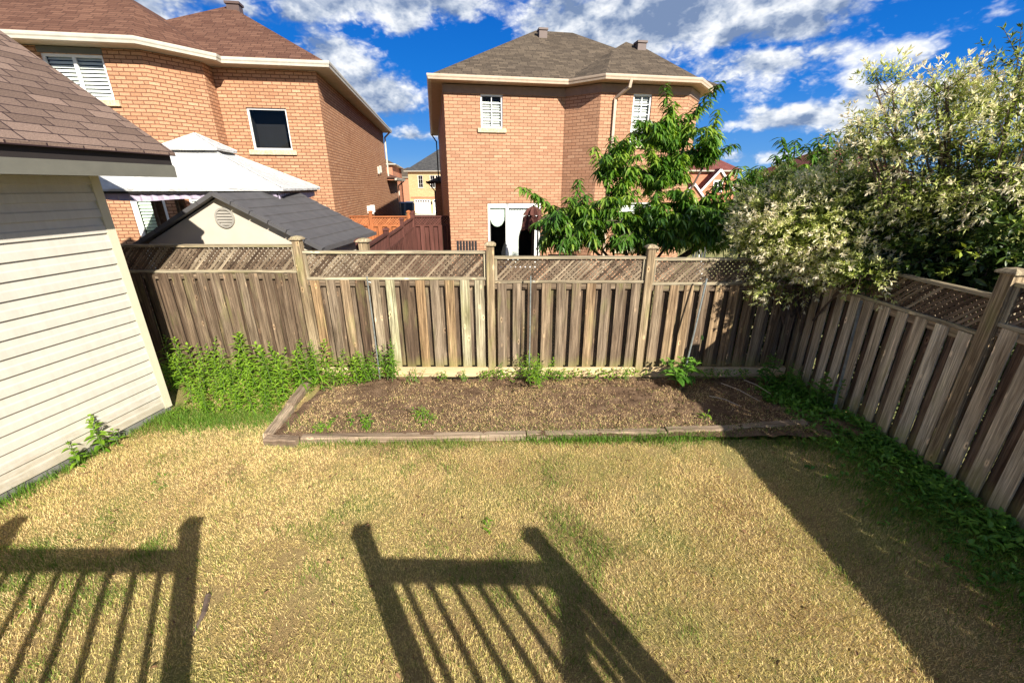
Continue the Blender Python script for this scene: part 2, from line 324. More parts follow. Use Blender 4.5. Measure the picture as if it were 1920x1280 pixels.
class MB:
    def __init__(s): s.v = []; s.f = []; s.uv = []; s.t = []
    def face(s, pts, uvs=None, tint=.5):
        pts = [Vector(p) for p in pts]; i = len(s.v); s.v += [tuple(p) for p in pts]; s.f.append(tuple(range(i, i + len(pts))))
        if uvs is None:
            n = (pts[1] - pts[0]).cross(pts[2] - pts[0])
            if n.length < 1e-12: n = Vector((0, 0, 1))
            n.normalize(); h = Vector((0, 0, 1)).cross(n)
            h = h.normalized() if h.length > 1e-3 else Vector((1, 0, 0)); q = n.cross(h)
            uvs = [(p.dot(h), p.dot(q)) for p in pts]
        s.uv += list(uvs); s.t.append(tint)
    def quad(s, a, b, c, d, tint=.5, uvs=None): s.face((a, b, c, d), uvs, tint)
    def obox(s, O, X, Y, Z, tint=None, wood=True):
        """box from corner O with edge vectors X, Y, Z"""
        O, X, Y, Z = Vector(O), Vector(X), Vector(Y), Vector(Z)
        if X.cross(Y).dot(Z) < 0: X, Y = Y, X
        P = lambda a, b, c: O + X * a + Y * b + Z * c
        t = random.random() if tint is None else tint
        ln = sorted(((X.length, 0), (Y.length, 1), (Z.length, 2)))[-1][1]
        ou, ov = (random.random() * 40, random.random() * 40) if wood else (0, 0)
        for ax in range(3):
            i, j = [(1, 2), (2, 0), (0, 1)][ax]; E = (X, Y, Z)
            for side in (0, 1):
                c = [0, 0, 0]; c[ax] = side
                order = [(0, 0), (1, 0), (1, 1), (0, 1)]
                if side == 0: order = order[::-1]
                pts = []; uvs = []
                for a, b in order:
                    c[i] = a; c[j] = b; pts.append(P(*c))
                    ui, vj = a * E[i].length, b * E[j].length
                    if i == ln: ui, vj = vj, ui
                    uvs.append((ou + ui + ax * .3, ov + vj))
                s.face(pts, uvs if wood else None, t)
    def box(s, x0, x1, y0, y1, z0, z1, tint=None, wood=True):
        s.obox((x0, y0, z0), (x1 - x0, 0, 0), (0, y1 - y0, 0), (0, 0, z1 - z0), tint, wood)
    def bar(s, a, b, w, h, up=(0, 0, 1), tint=None):
        """bar from a to b, w across, h along up, centred"""
        a, b = Vector(a), Vector(b); d = b - a; up = Vector(up); x = d.cross(up)
        x = x.normalized() if x.length > 1e-6 else Vector((1, 0, 0)); u = x.cross(d).normalized()
        s.obox(a - x * w / 2 - u * h / 2, x * w, d, u * h, tint)
    def tube(s, pts, rad, n=7, tint=.5, cap=True):
        pts = [Vector(p) for p in pts]; rings = []
        for k, p in enumerate(pts):
            d = (pts[min(k + 1, len(pts) - 1)] - pts[max(k - 1, 0)]).normalized()
            x = d.cross(Vector((0, 0, 1)) if abs(d.z) < .9 else Vector((1, 0, 0))).normalized(); y = d.cross(x)
            r = rad[k] if isinstance(rad, (list, tuple)) else rad
            rings.append([p + (x * math.cos(2 * math.pi * i / n) + y * math.sin(2 * math.pi * i / n)) * r for i in range(n)])
        for k in range(len(rings) - 1):
            for i in range(n):
                j = (i + 1) % n
                s.quad(rings[k][j], rings[k][i], rings[k + 1][i], rings[k + 1][j], tint, [(j / n, k), (i / n, k), (i / n, k + 1), (j / n, k + 1)])
        if cap:
            s.face(rings[0], [(0, 0)] * n, tint); s.face(rings[-1][::-1], [(0, 0)] * n, tint)
    def build(s, name, mat, parent=None, smooth=False, loc=None):
        me = bpy.data.meshes.new(name); me.from_pydata(s.v, [], s.f); me.materials.append(mat)
        uv = me.uv_layers.new(name='UVMap'); uv.data.foreach_set('uv', np.array(s.uv, dtype=np.float32).ravel())
        a = me.attributes.new('tint', 'FLOAT', 'FACE'); a.data.foreach_set('value', np.array(s.t, dtype=np.float32))
        if smooth: me.polygons.foreach_set('use_smooth', [True] * len(me.polygons))
        me.update(); o = bpy.data.objects.new(name, me); COL.objects.link(o)
        if parent: o.parent = parent
        if loc is not None: o.location = loc
        return o

def tri_obj(name, V, T, tint, mat, parent=None):
    me = bpy.data.meshes.new(name); V = np.asarray(V, np.float32); T = np.asarray(T, np.int32)
    me.vertices.add(len(V)); me.vertices.foreach_set('co', V.ravel())
    me.loops.add(T.size); me.loops.foreach_set('vertex_index', T.ravel())
    me.polygons.add(len(T)); me.polygons.foreach_set('loop_start', np.arange(0, T.size, 3, dtype=np.int32))
    a = me.attributes.new('tint', 'FLOAT', 'FACE'); a.data.foreach_set('value', np.asarray(tint, np.float32))
    me.materials.append(mat); me.update(calc_edges=True); me.validate()
    o = bpy.data.objects.new(name, me); COL.objects.link(o)
    if parent: o.parent = parent
    return o
def nrm(a): return a / np.maximum(np.linalg.norm(a, axis=-1, keepdims=True), 1e-9)
def leaf_mesh(pos, d, up, L, w, tint, droop=.3, fold=.25):
    """folded lance leaves, 8 triangles each. pos, d, up: (N,3)"""
    pos, d, up = np.asarray(pos, float), nrm(np.asarray(d, float)), np.asarray(up, float)
    N = len(pos); L = np.broadcast_to(L, (N,)); w = np.broadcast_to(w, (N,)); droop = np.broadcast_to(droop, (N,))
    x = nrm(np.cross(d, up)); z = np.cross(x, d)
    st = [(0, 0, 0), (-1, .32, 1), (0, .34, 0), (1, .32, 1), (-.8, .68, 1), (0, .7, 0), (.8, .68, 1), (0, 1, 0)]
    V = np.zeros((N, 8, 3))
    for k, (a, b, f) in enumerate(st):
        V[:, k] = pos + x * (a * w / 2)[:, None] + d * (b * L)[:, None] + z * (f * fold * w)[:, None]
        V[:, k, 2] -= droop * L * b * b
    T0 = np.array([(0, 2, 1), (0, 3, 2), (1, 2, 5), (1, 5, 4), (2, 3, 6), (2, 6, 5), (4, 5, 7), (5, 6, 7)])
    T = (T0[None] + (np.arange(N) * 8)[:, None, None]).reshape(-1, 3)
    return V.reshape(-1, 3), T, np.repeat(tint, 8)
def small_leaf(pos, d, up, L, w, tint):
    pos, d, up = np.asarray(pos, float), nrm(np.asarray(d, float)), np.asarray(up, float); N = len(pos)
    x = nrm(np.cross(d, up)); z = np.cross(x, d); L = np.asarray(L)[:, None]; w = np.asarray(w)[:, None]
    V = np.stack([pos, pos + d * L * .45 - x * w / 2 + z * w * .15, pos + d * L, pos + d * L * .45 + x * w / 2 + z * w * .15], 1)
    T = (np.array([(0, 2, 1), (0, 3, 2)])[None] + (np.arange(N) * 4)[:, None, None]).reshape(-1, 3)
    return V.reshape(-1, 3), T, np.repeat(tint, 2)
def blades(pos, hgt, wid, lean, tint, field=None):
    """grass blades: 2-segment bent, 3 triangles"""
    N = len(pos); a = rng.uniform(0, 2 * np.pi, N); s = np.stack([np.cos(a), np.sin(a), 0 * a], 1)
    b = rng.uniform(0, 2 * np.pi, N) if field is None else field + rng.normal(0, 1.5, N); l = np.stack([np.cos(b), np.sin(b), 0 * b], 1) * (lean * hgt)[:, None]
    up = np.zeros((N, 3)); up[:, 2] = hgt * np.sqrt(np.clip(1 - lean ** 2, .03, 1)); w = s * wid[:, None] / 2
    V = np.stack([pos - w, pos + w, pos + l * .35 + up * .6 - w * .8, pos + l * .35 + up * .6 + w * .8, pos + l + up], 1)
    T = (np.array([(0, 1, 3), (0, 3, 2), (2, 3, 4)])[None] + (np.arange(N) * 5)[:, None, None]).reshape(-1, 3)
    return V.reshape(-1, 3), T, np.repeat(tint, 3)
def vnoise(x, y, s, seed=0):
    """cheap smooth value noise in numpy"""
    g = np.random.default_rng(seed).random((64, 64)); x = np.asarray(x) * s + 17.3; y = np.asarray(y) * s + 5.7
    xi, yi = np.floor(x).astype(int), np.floor(y).astype(int); fx, fy = x - xi, y - yi; fx = fx * fx * (3 - 2 * fx); fy = fy * fy * (3 - 2 * fy)
    G = lambda i, j: g[i % 64, j % 64]
    return (G(xi, yi) * (1 - fx) + G(xi + 1, yi) * fx) * (1 - fy) + (G(xi, yi + 1) * (1 - fx) + G(xi + 1, yi + 1) * fx) * fy

# ------------------------------------------------------------ terrain, road, lawn base
def terr(x, y):
    if y <= 15: return -.14
    if y < 28: t = (y - 15) / 13; return -.14 + .94 * t * t * (3 - 2 * t)
    if y < 34: return .8
    if y < 64: t = (y - 34) / 30; return .8 - 2.0 * t
    return -1.2
def ground_mats():
    m, nt, bs = newmat('yard_grass_ground'); v = noisen(nt, uvn(nt, obj=True), 1.2, 6, .7); v2 = noisen(nt, uvn(nt, obj=True), 40, 4, .7)
    c = ramp(nt, v, [(.35, (.16, .20, .05)), (.5, (.30, .27, .11)), (.65, (.12, .17, .04))])
    c = mixc(nt, .7, c, ramp(nt, v2, [(.3, (.4, .4, .4)), (.7, (1.4, 1.4, 1.4))]), 'MULTIPLY')
    nt.links.new(c, bs.inputs['Base Color']); bs.inputs['Roughness'].default_value = .95; bump(nt, bs, v2, .8, .03); M_['ground'] = m
    m, nt, bs = newmat('straw_lawn_thatch'); v = noisen(nt, uvn(nt, obj=True), 1.1, 5, .6); v2 = noisen(nt, uvn(nt, obj=True), 95, 5, .8); 
    c = ramp(nt, v, [(.3, (.34, .22, .105)), (.5, (.42, .31, .14)), (.68, (.27, .27, .09))])
    c = mixc(nt, .9, c, ramp(nt, v2, [(.3, (.30, .28, .25)), (.52, (.95, .95, .95)), (.7, (1.5, 1.5, 1.45))]), 'MULTIPLY')
    nt.links.new(c, bs.inputs['Base Color']); bs.inputs['Roughness'].default_value = .95; bs.inputs['Specular IOR Level'].default_value = .1
    bump(nt, bs, v2, 1., .02); M_['thatch'] = m
    m, nt, bs = newmat('bed_soil'); v = noisen(nt, uvn(nt, obj=True), 5, 6, .75); v2 = noisen(nt, uvn(nt, obj=True), 70, 5, .8)
    c = ramp(nt, v, [(.3, (.12, .075, .047)), (.5, (.21, .138, .088)), (.68, (.31, .215, .14))])
    c = mixc(nt, .85, c, ramp(nt, v2, [(.32, (.35, .33, .32)), (.66, (1.45, 1.42, 1.38))]), 'MULTIPLY')
    nt.links.new(c, bs.inputs['Base Color']); bs.inputs['Roughness'].default_value = .95; bs.inputs['Specular IOR Level'].default_value = .1
    bump(nt, bs, v2, 1., .03); M_['soil'] = m
    m, nt, bs = newmat('asphalt'); v = noisen(nt, uvn(nt, obj=True), 30, 5, .7)
    nt.links.new(ramp(nt, v, [(.3, (.04, .04, .042)), (.7, (.07, .07, .072))]), bs.inputs['Base Color']); bs.inputs['Roughness'].default_value = .9; M_['asphalt'] = m
ground_mats()
def strip_sheet(name, x0, x1, ys, mat, dz, nx=1):
    mb = MB()
    for i in range(len(ys) - 1):
        for j in range(nx):
            a, b = x0 + (x1 - x0) * j / nx, x0 + (x1 - x0) * (j + 1) / nx; y0, y1 = ys[i], ys[i + 1]
            mb.quad((a, y0, terr(a, y0) + dz), (b, y0, terr(b, y0) + dz), (b, y1, terr(b, y1) + dz), (a, y1, terr(a, y1) + dz))
    o = mb.build(name, mat); o['kind'] = 'structure'; return o
ysamp = [-1500, -100, 0, 8, 15] + [15 + i * 1.3 for i in range(1, 11)] + [34, 40, 46, 52, 58, 64, 100, 300, 2500]
strip_sheet('ground', -2000, 2000, ysamp, M_['ground'], 0, 1)
strip_sheet('road', -300, 300, [52, 58, 64, 66], M_['asphalt'], .01)
strip_sheet('driveway', -15.2, -4.5, [66.3, 68, 71.9], M_['concrete'], .015)

def terrace(name, poly_fn, x0, x1, y0, y1, step, mat, zf):
    nx, ny = int((x1 - x0) / step), int((y1 - y0) / step); V = []; F = []
    for j in range(ny + 1):
        for i in range(nx + 1):
            x, y = x0 + (x1 - x0) * i / nx, y0 + (y1 - y0) * j / ny; V.append((x, y, float(zf(x, y))))
    for j in range(ny):
        for i in range(nx):
            a = j * (nx + 1) + i; F.append((a, a + 1, a + nx + 2, a + nx + 1))
    me = bpy.data.meshes.new(name); me.from_pydata(V, [], F); me.materials.append(mat); me.polygons.foreach_set('use_smooth', [True] * len(F))
    o = bpy.data.objects.new(name, me); COL.objects.link(o); o['kind'] = 'structure'; return o
def lawn_z(x, y):
    s = np.clip((np.asarray(y) - 4.46) / .1, 0, 1) * np.clip((np.asarray(x) + 3.06) / .1, 0, 1)
    return .005 + .03 * vnoise(x, y, .9, 3) + .012 * vnoise(x, y, 4, 4) - .12 * s * (np.asarray(x) < 4.6)
terrace('lawn_soil', None, -7.5, 4.9, -.5, 6.36, .1, M_['thatch'], lawn_z)
BED = (-3.0, 3.85, 4.45, 6.3)
def bed_z(x, y): return .035 - .11 * np.clip((np.asarray(y) - 4.7) / 1.5, 0, 1) ** 1.5 + .035 * vnoise(x, y, 2.2, 5) + .035 * vnoise(x, y, 7, 6) + .022 * vnoise(x, y, 17, 8)
terrace('garden_bed_soil', None, -3.02, 4.5, 4.44, 6.35, .025, M_['soil'], bed_z)

# ------------------------------------------------------------ the lawn grass
def make_grass():
    N = 520000
    # more blades close to the camera
    y = .9 + (6.2 - .9) * rng.random(N) ** 1.25; x = rng.uniform(-7.2, 4.62, N)
    keep = (np.abs(x) < 1.32 * (y * .94 + 1.05) + .25) & ~((x > -3.08) & (y > 4.40)) & ~((y > 5.15) & (x < -4.9)) & (x > -4.83 - (5.2 - y) * .165 + .02) & ((vnoise(x, y, 2.7, 23) > .10) | (rng.random(N) < .35))
    x, y = x[keep], y[keep]; n = len(x)
    green = vnoise(x, y, 1.3, 11) * .6 + vnoise(x, y, 4.5, 12) * .4
    # greener towards the bed timbers, the right fence and the shed's foot, a few green streaks
    near = np.exp(-((4.40 - y) / .13) ** 2) * (x > -3) * np.clip(1.9 * vnoise(x, y * 0, 1.7, 14) - .55 + .35 * (x > .2), 0, 1) + np.clip((x - 3.2) / 1.0, 0, 1) * .75 + np.exp(-((x + 4.85 + (5.2 - y) * .165) / .12) ** 2) * .55
    near = near + np.exp(-((y - 4.98) / .26) ** 2) * (x < -3.0) * .8
    st = np.clip((vnoise(x * .8 + y * .7, y * .35 - x * .35, 2.6, 15) - .74) * 5, 0, 1)
    g = np.clip((green - .64) * 3.2, 0, .5) + near + st * .3
    isg = rng.random(n) < np.clip(g, .045, .95)
    tint = np.where(isg, rng.uniform(0, .24, n), np.clip(rng.normal(.60, .16, n) + .42 * (vnoise(x, y, .8, 17) - .5) + .22 * (vnoise(x, y, 3.1, 16) - .5), .26, 1))
    h = np.where(isg, rng.uniform(.035, .07, n), rng.uniform(.014, .038, n)) * (1 + .6 * np.clip(near, 0, 1) * isg)
    lean = np.where(isg, rng.uniform(.2, .8, n), rng.uniform(.35, .95, n)); w = rng.uniform(.0024, .0044, n)
    z = .005 + .03 * vnoise(x, y, .9, 3) + .012 * vnoise(x, y, 4, 4) + .002
    V, T, t = blades(np.stack([x, y, z], 1), h, w, lean, tint, field=vnoise(x, y, 1.3, 18) * 9 + vnoise(x, y, 4.5, 19) * 3)
    o = tri_obj('lawn_grass', V, T, t, M_['grass']); setp(o, 'dry straw coloured lawn with green patches across the yard', 'grass', kind='stuff')
    # clippings scattered on the bed soil
    n = 70000; x = rng.uniform(-2.9, 3.9, n); y = rng.uniform(4.52, 6.3, n); d = vnoise(x, y, 2.0, 21) * .5 + vnoise(x, y, 6, 22) * .3 + np.exp(-((y - 4.55) / .35) ** 2) * .45 + np.exp(-((x + 2.8) / .35) ** 2) * .4
    k = rng.random(n) < np.clip(d * 1.25 - .26, 0, .9); x, y = x[k], y[k]; n = len(x)
    isg = rng.random(n) < .16 + .3 * np.exp(-((y - 4.55) / .2) ** 2); tint = np.where(isg, rng.uniform(.02, .25, n), np.where(rng.random(n) < .65, rng.uniform(.9, 1, n), rng.uniform(.45, .85, n)))
    V, T, t = blades(np.stack([x, y, bed_z(x, y)], 1), rng.uniform(.014, .04, n), rng.uniform(.003, .006, n), rng.uniform(.5, .99, n), tint)
    o = tri_obj('straw_clippings', V, T, t, M_['grass']); setp(o, 'dry grass clippings strewn over the brown soil bed', 'clippings', kind='stuff')
    # long green grass fringe in front of the weeds and along the front timber and the shed foot
    P = []; 
    for (cx, cy, sx, sy, m) in [(-3.95, 4.82, .5, .13, 1500), (-4.6, 5.0, .15, .15, 350), (.95, 4.42, .55, .05, 1300), (2.1, 4.48, .35, .05, 700), (-2.1, 4.33, .3, .04, 120), (-4.97, 4.15, .05, .45, 500), (-5.1, 3.5, .06, .2, 350), (3.0, 4.6, .3, .08, 400), (4.0, 4.2, .35, .5, 1500), (4.1, 2.9, .35, .6, 1800), (4.2, 1.9, .3, .5, 1200)]:
        q = rng.normal(0, 1, (m, 2)); P.append(np.stack([cx + q[:, 0] * sx, cy + q[:, 1] * sy], 1))
    P = np.concatenate(P); ok = P[:, 0] > -4.83 - (5.2 - P[:, 1]) * .165 + .01; P = P[ok]; n = len(P)
    V, T, t = blades(np.column_stack([P, 0 * P[:, 0] + .02]), rng.uniform(.05, .15, n), rng.uniform(.004, .007, n), rng.uniform(.1, .75, n), rng.random(n))
    o = tri_obj('green_grass_fringe', V, T, t, M_['glawn']); setp(o, 'longer green grass growing along the timbers and weeds', 'grass', kind='stuff')
make_grass()
def clods():
    g = np.random.default_rng(15); n = 5200; x = g.uniform(-2.95, 4.0, n); y = g.uniform(4.5, 6.3, n); k = vnoise(x, y, 1.6, 24) + .25 * g.random(n) > .42; x, y = x[k], y[k]; n = len(x)
    r = .005 + .018 * g.random(n) ** 3; O = np.array([(1, 0, 0), (0, 1, 0), (-1, 0, 0), (0, -1, 0), (0, 0, .8), (0, 0, -.8)], float)
    V = (O[None] * g.uniform(.6, 1.3, (n, 6, 1)) + g.normal(0, .15, (n, 6, 3))) * r[:, None, None] + np.stack([x, y, bed_z(x, y) + r * .3], 1)[:, None]
    T = (np.array([(0, 1, 4), (1, 2, 4), (2, 3, 4), (3, 0, 4), (1, 0, 5), (2, 1, 5), (3, 2, 5), (0, 3, 5)])[None] + (np.arange(n) * 6)[:, None, None]).reshape(-1, 3)
    o = tri_obj('soil_clods', V.reshape(-1, 3), T, np.full(len(T), .5), M_['soil']); setp(o, 'small brown clods of soil scattered over the garden bed', 'soil clods', kind='stuff')
    g = np.random.default_rng(16); n = 420; x = g.uniform(-5, 4.5, n); y = g.uniform(1.0, 6.2, n); k = (x > -4.7 - (5.2 - y) * .165); x, y = x[k], y[k]; n = len(x); a = g.uniform(0, 6.28, n)
    V, F, tt = leaf_mesh(np.stack([x, y, np.full(n, .045)], 1), np.stack([np.cos(a), np.sin(a), g.uniform(-.2, .4, n)], 1), g.normal(0, .4, (n, 3)) + [0, 0, 1], g.uniform(.02, .055, n), g.uniform(.010, .024, n), np.full(n, 1.), droop=.3, fold=.5)
    o = tri_obj('leaf_litter', V, F, tt, M_['litter']); setp(o, 'small dead brown leaves scattered on the lawn and bed', 'dead leaves', kind='stuff')
M_['litter'] = mat_plain('dead_leaf', (.22, .12, .06), .8, var=.5, nscale=9)
clods()

# ------------------------------------------------------------ bed timbers
def timber(a, b, w, h, label, ang=0):
    a, b = Vector(a), Vector(b); mb = MB(); n = 10; d = (b - a) / n; x = d.cross(Vector((0, 0, 1))).normalized()
    jit = [Vector((random.uniform(-.004, .004), random.uniform(-.006, .006), random.uniform(-.005, .005))) for _ in range(n + 1)]
    prof = [(-w / 2, 0), (-w / 2, h * .8), (-w * .38, h), (w * .38, h), (w / 2, h * .8), (w / 2, 0)]; ou = random.random() * 30; L = d.length
    ring = [[a + d * k + jit[k] + x * u + Vector((0, 0, v)) for u, v in prof] for k in range(n + 1)]; t = random.random()
    arc = [0, h * .8, h * 1.0, h + w * .76, h + w * .95, h * 2 + w]
    for k in range(n):
        for i in range(5):
            mb.quad(ring[k][i], ring[k][i + 1], ring[k + 1][i + 1], ring[k + 1][i], t, [(ou + arc[i], k * L), (ou + arc[i + 1], k * L), (ou + arc[i + 1], k * L + L), (ou + arc[i], k * L + L)])
    mb.face(ring[0][::-1], None, t); mb.face(ring[-1], None, t)
    o = mb.build('landscape_timber', M_['timber']); setp(o, label, 'timber', 'weathered timbers edging the garden bed')
    # origin at its start
    return o
timber((-3.02, 4.38, 0), (-2.62, 4.345, 0), .13, .12, 'short timber end block at the front left corner of the garden bed')
timber((-2.60, 4.42, 0), (.17, 4.49, 0), .11, .10, 'long grey timber along the front left half of the garden bed')
timber((.19, 4.50, 0), (1.95, 4.56, 0), .11, .10, 'middle timber of the front edge half hidden by green grass')
timber((1.97, 4.57, 0), (2.92, 4.63, 0), .11, .11, 'short sunlit timber where the fence shadow begins on the bed front')
timber((2.94, 4.65, 0), (3.85, 4.75, 0), .12, .11, 'shaded timber at the front right corner of the garden bed')
timber((-3.05, 4.45, 0), (-3.13, 5.15, 0), .12, .12, 'timber on the left side of the bed nearest the lawn')
timber((-3.14, 5.18, 0), (-3.24, 6.0, 0), .12, .14, 'timber on the left side of the bed nearest the fence, partly under weeds')

# ------------------------------------------------------------ fences
def lattice(O, X, Z, w, h, nrmv, mat, parent, pitch=.053, sw=.035, th=.008, name='lattice_panel', front=1):
    """two crossing layers of diagonal slats clipped to w x h"""
    mb = MB(); O, X, Z, Nn = Vector(O), Vector(X).normalized(), Vector(Z).normalized(), Vector(nrmv).normalized()
    for layer, s in ((0, -front), (1, front)):
        step = pitch * math.sqrt(2); c = -h - step if s > 0 else -step; end = w + (h if s < 0 else 0) + step
        hw = sw / math.sqrt(2)
        while c < end:
            # slat centre: x = c + s*z ; polygon strip x in [c-hw, c+hw] + s*z
            poly = [(c - hw, 0), (c + hw, 0), (c + hw + s * h, h), (c - hw + s * h, h)]
            for ax, lim, sgn in ((0, 0, 1), (0, w, -1)):
                out = []
                for i in range(len(poly)):
                    p, q = poly[i], poly[(i + 1) % len(poly)]; dp, dq = sgn * (p[ax] - lim), sgn * (q[ax] - lim)
                    if dp >= 0: out.append(p)
                    if dp * dq < 0: k = dp / (dp - dq); out.append((p[0] + (q[0] - p[0]) * k, p[1] + (q[1] - p[1]) * k))
                poly = out
                if len(poly) < 3: break
            if len(poly) >= 3:
                d0 = layer * (th + .0005); t = random.random(); ou = random.random() * 30; r2 = math.sqrt(.5)
                P3 = lambda p, d: O + X * p[0] + Z * p[1] + Nn * d
                uvf = lambda p: (ou + (p[0] - s * p[1] - c) * r2, ou + (s * p[0] + p[1]) * r2)
                fr = [P3(p, d0 + th) for p in poly]; bk = [P3(p, d0) for p in poly]
                mb.face(fr, [uvf(p) for p in poly], t); mb.face(bk[::-1], [uvf(p) for p in poly][::-1], t)
                for i in range(len(poly)):
                    j = (i + 1) % len(poly); mb.quad(fr[i], bk[i], bk[j], fr[j], t, [uvf(poly[i])] * 2 + [uvf(poly[j])] * 2)
            c += step
    return mb.build(name, mat, parent)

def fence_run(root, o, xdir, ndir, bays, mats, rd=.052):
    """bays: (s0, s1, ztop, zmid, zbot, pitch, width, tintfn). o = start point; xdir along; ndir toward the viewer"""
    X, Nn = Vector(xdir), Vector(ndir); Z = Vector((0, 0, 1)); P = lambda s, d, z: Vector(o) + X * s + Nn * d + Z * z
    for (s0, s1, zt, zm, zb, pitch, bw, tf) in bays:
        f = MB(); b = MB(); r = MB(); L = s1 - s0; n = max(2, round(L / pitch)); pt = L / n
        for i in range(n):
            c = s0 + pt * (i + .5) + random.uniform(-.006, .006); w = bw + random.uniform(-.005, .003); lean = random.uniform(-.006, .006)
            f.obox(P(c - w / 2, .02, zb + random.uniform(-.004, .004)), X * w, Nn * .017, Z * (zm - zb - .006) + X * lean, tf(i, n))
        for i in range(n + 1):
            c = s0 + pt * i + random.uniform(-.006, .006); a0, a1 = max(s0 + .002, c - bw / 2), min(s1 - .002, c + bw / 2)
            b.obox(P(a0, -rd, zb), X * (a1 - a0), Nn * .017, Z * (zm - zb - .09), tf(i, n) * (.42 if rd > .04 else .26))  # rear boards toned down, putting the gap shade into their colour
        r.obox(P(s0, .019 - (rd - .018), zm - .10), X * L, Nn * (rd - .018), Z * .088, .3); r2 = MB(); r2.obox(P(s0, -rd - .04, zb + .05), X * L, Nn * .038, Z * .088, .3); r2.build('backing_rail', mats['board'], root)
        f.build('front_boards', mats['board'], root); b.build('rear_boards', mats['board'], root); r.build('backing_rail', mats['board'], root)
        m = MB(); m.obox(P(s0, -.045, zm), X * L, Nn * .09, Z * .036, random.random()); m.build('middle_rail', mats['rail'], root)
        m = MB(); m.obox(P(s0, -.045, zt - .036), X * L, Nn * .09, Z * .036, random.random()); m.build('top_rail', mats['rail'], root)
        for a in (s0, s1 - .04):
            m = MB(); m.obox(P(a, -.03, zm + .036), X * .04, Nn * .06, Z * (zt - zm - .072), random.random()); m.build('lattice_stile', mats['rail'], root)
        lattice(P(s0 + .04, -.012, zm + .036), X, Z, L - .08, zt - zm - .072, Nn, mats['lattice'], root, front=1 if X.x > .5 else -1)
def post(root, p, w, z0, z1, mat, capm, cap=.15, axis=(1, 0, 0)):
    X = Vector(axis); Y = Vector((-X.y, X.x, 0)); p = Vector(p)
    m = MB(); m.obox(p - X * w / 2 - Y * w / 2 + Vector((0, 0, z0)), X * w, Y * w, (0, 0, z1 - z0), random.random()); po = m.build('post', mat, root)
    c = MB(); b = [p + X * (cap / 2 * i) + Y * (cap / 2 * j) for i, j in ((-1, -1), (1, -1), (1, 1), (-1, 1))]
    for i in range(4):
        j = (i + 1) % 4; up = Vector((0, 0, 1)); c.quad(b[i] + up * z1, b[j] + up * z1, b[j] + up * (z1 + .018), b[i] + up * (z1 + .018))
        q = [p + (v - p) * .62 for v in b]
        c.quad(b[i] + up * (z1 + .018), b[j] + up * (z1 + .018), q[j] + up * (z1 + .045), q[i] + up * (z1 + .045))
        c.face([q[i] + up * (z1 + .045), q[j] + up * (z1 + .045), p + up * (z1 + .06)])
    c.face([v + Vector((0, 0, z1)) for v in b][::-1]); c.build('post_cap', capm, po)
    return po
MF = dict(board=M_['fence'], rail=M_['rail'], lattice=M_['lattice'])
bf = thing('back_fence', 'weathered wooden fence with lattice top across the back of the yard', 'fence', (0, 0, 0))
def tA(i, n): return min(1, max(0, random.gauss(.22, .09)))
def tB(i, n): return min(.93, max(0, random.gauss(.52, .21)))
def tC(i, n): return min(1, max(0, random.gauss(.30, .15)))
def tD(i, n): return min(1, max(0, random.gauss(.52, .16)))
fence_run(bf, (0, 6.40, 0), (1, 0, 0), (0, -1, 0), [
    (-6.3, -3.29, 2.17, 1.75, .10, .205, .142, tA), (-3.17, -.39, 2.075, 1.64, .17, .236, .14, tB),
    (-.27, 2.05, 1.995, 1.59, .17, .24, .14, tC), (2.17, 4.56, 1.97, 1.56, .18, .24, .14, tD)], MF)
for x, z in ((-3.23, 2.245), (-.33, 2.16), (2.11, 2.12), (4.66, 2.08)): post(bf, (x, 6.385, 0), .115, 0, z, M_['post'], M_['cap'], .17)
for a, b in ((-3.17, -.39), (-.385, 2.05), (2.055, 3.35), (3.37, 4.56)):
    m = MB(); m.box(a, b, 6.335, 6.375, 0, .165, random.random()); m.build('kick_board', M_['kick'], bf)
MR = dict(board=M_['fencer'], rail=M_['rail'], lattice=M_['lattice'])
rf = thing('side_fence', 'weathered wooden fence with lattice top down the right side in shade', 'fence', (0, 0, 0))
def tR(i, n): return random.uniform(.38, .95)
fence_run(rf, (4.66, 0, 0), (0, 1, 0), (-1, 0, 0), [(3.88, 6.30, 2.02, 1.61, .06, .235, .14, tR), (1.40, 3.76, 2.17, 1.75, .08, .235, .14, tR), (-1.1, 1.28, 2.08, 1.67, .08, .235, .14, tR), (-3.6, -1.22, 2.08, 1.67, .08, .235, .14, tR)], MR, .026)
for y, z in ((3.82, 2.24), (1.34, 2.13), (-1.16, 2.02)): post(rf, (4.64, y, 0), .12, 0, z, M_['post'], M_['cap'], .18)

# metal stakes standing against the fences
def stake(label, a, b, r, hook=None, flat=False):
    mb = MB()
    if flat: mb.bar(a, b, .035, .008, (0, 1, 0), .5)
    else: mb.tube([a, (Vector(a) + Vector(b)) / 2 + Vector((.004, 0, 0)), b], [r, r, r], 7)
    o = mb.build('metal_stake', M_['steel']); setp(o, label, 'stake')
    if hook:
        h = MB(); h.tube([Vector(b) + Vector((0, 0, -.10)), Vector(b) + Vector((hook * .5, -.03, -.075)), Vector(b) + Vector((hook, -.02, -.09))], .006, 6); h.build('hook', M_['steel'], o)
    return o
stake('thin dark stake with short hook against the second fence bay', (-2.16, 6.16, .04), (-2.19, 6.22, 1.72), .010, .06)
stake('tall thin stake with hook in front of the third fence bay', (.275, 6.12, .03), (.28, 6.18, 1.74), .011, .07)
stake('grey galvanised stake half in leaf shade by the dark broadleaf clump', (2.74, 6.05, .03), (2.92, 6.17, 1.70), .014, -.05)
stake('flat grey metal bar leaning on the side fence above the weeds', (4.42, 5.02, .02), (4.57, 5.28, 1.60), .02, flat=True)

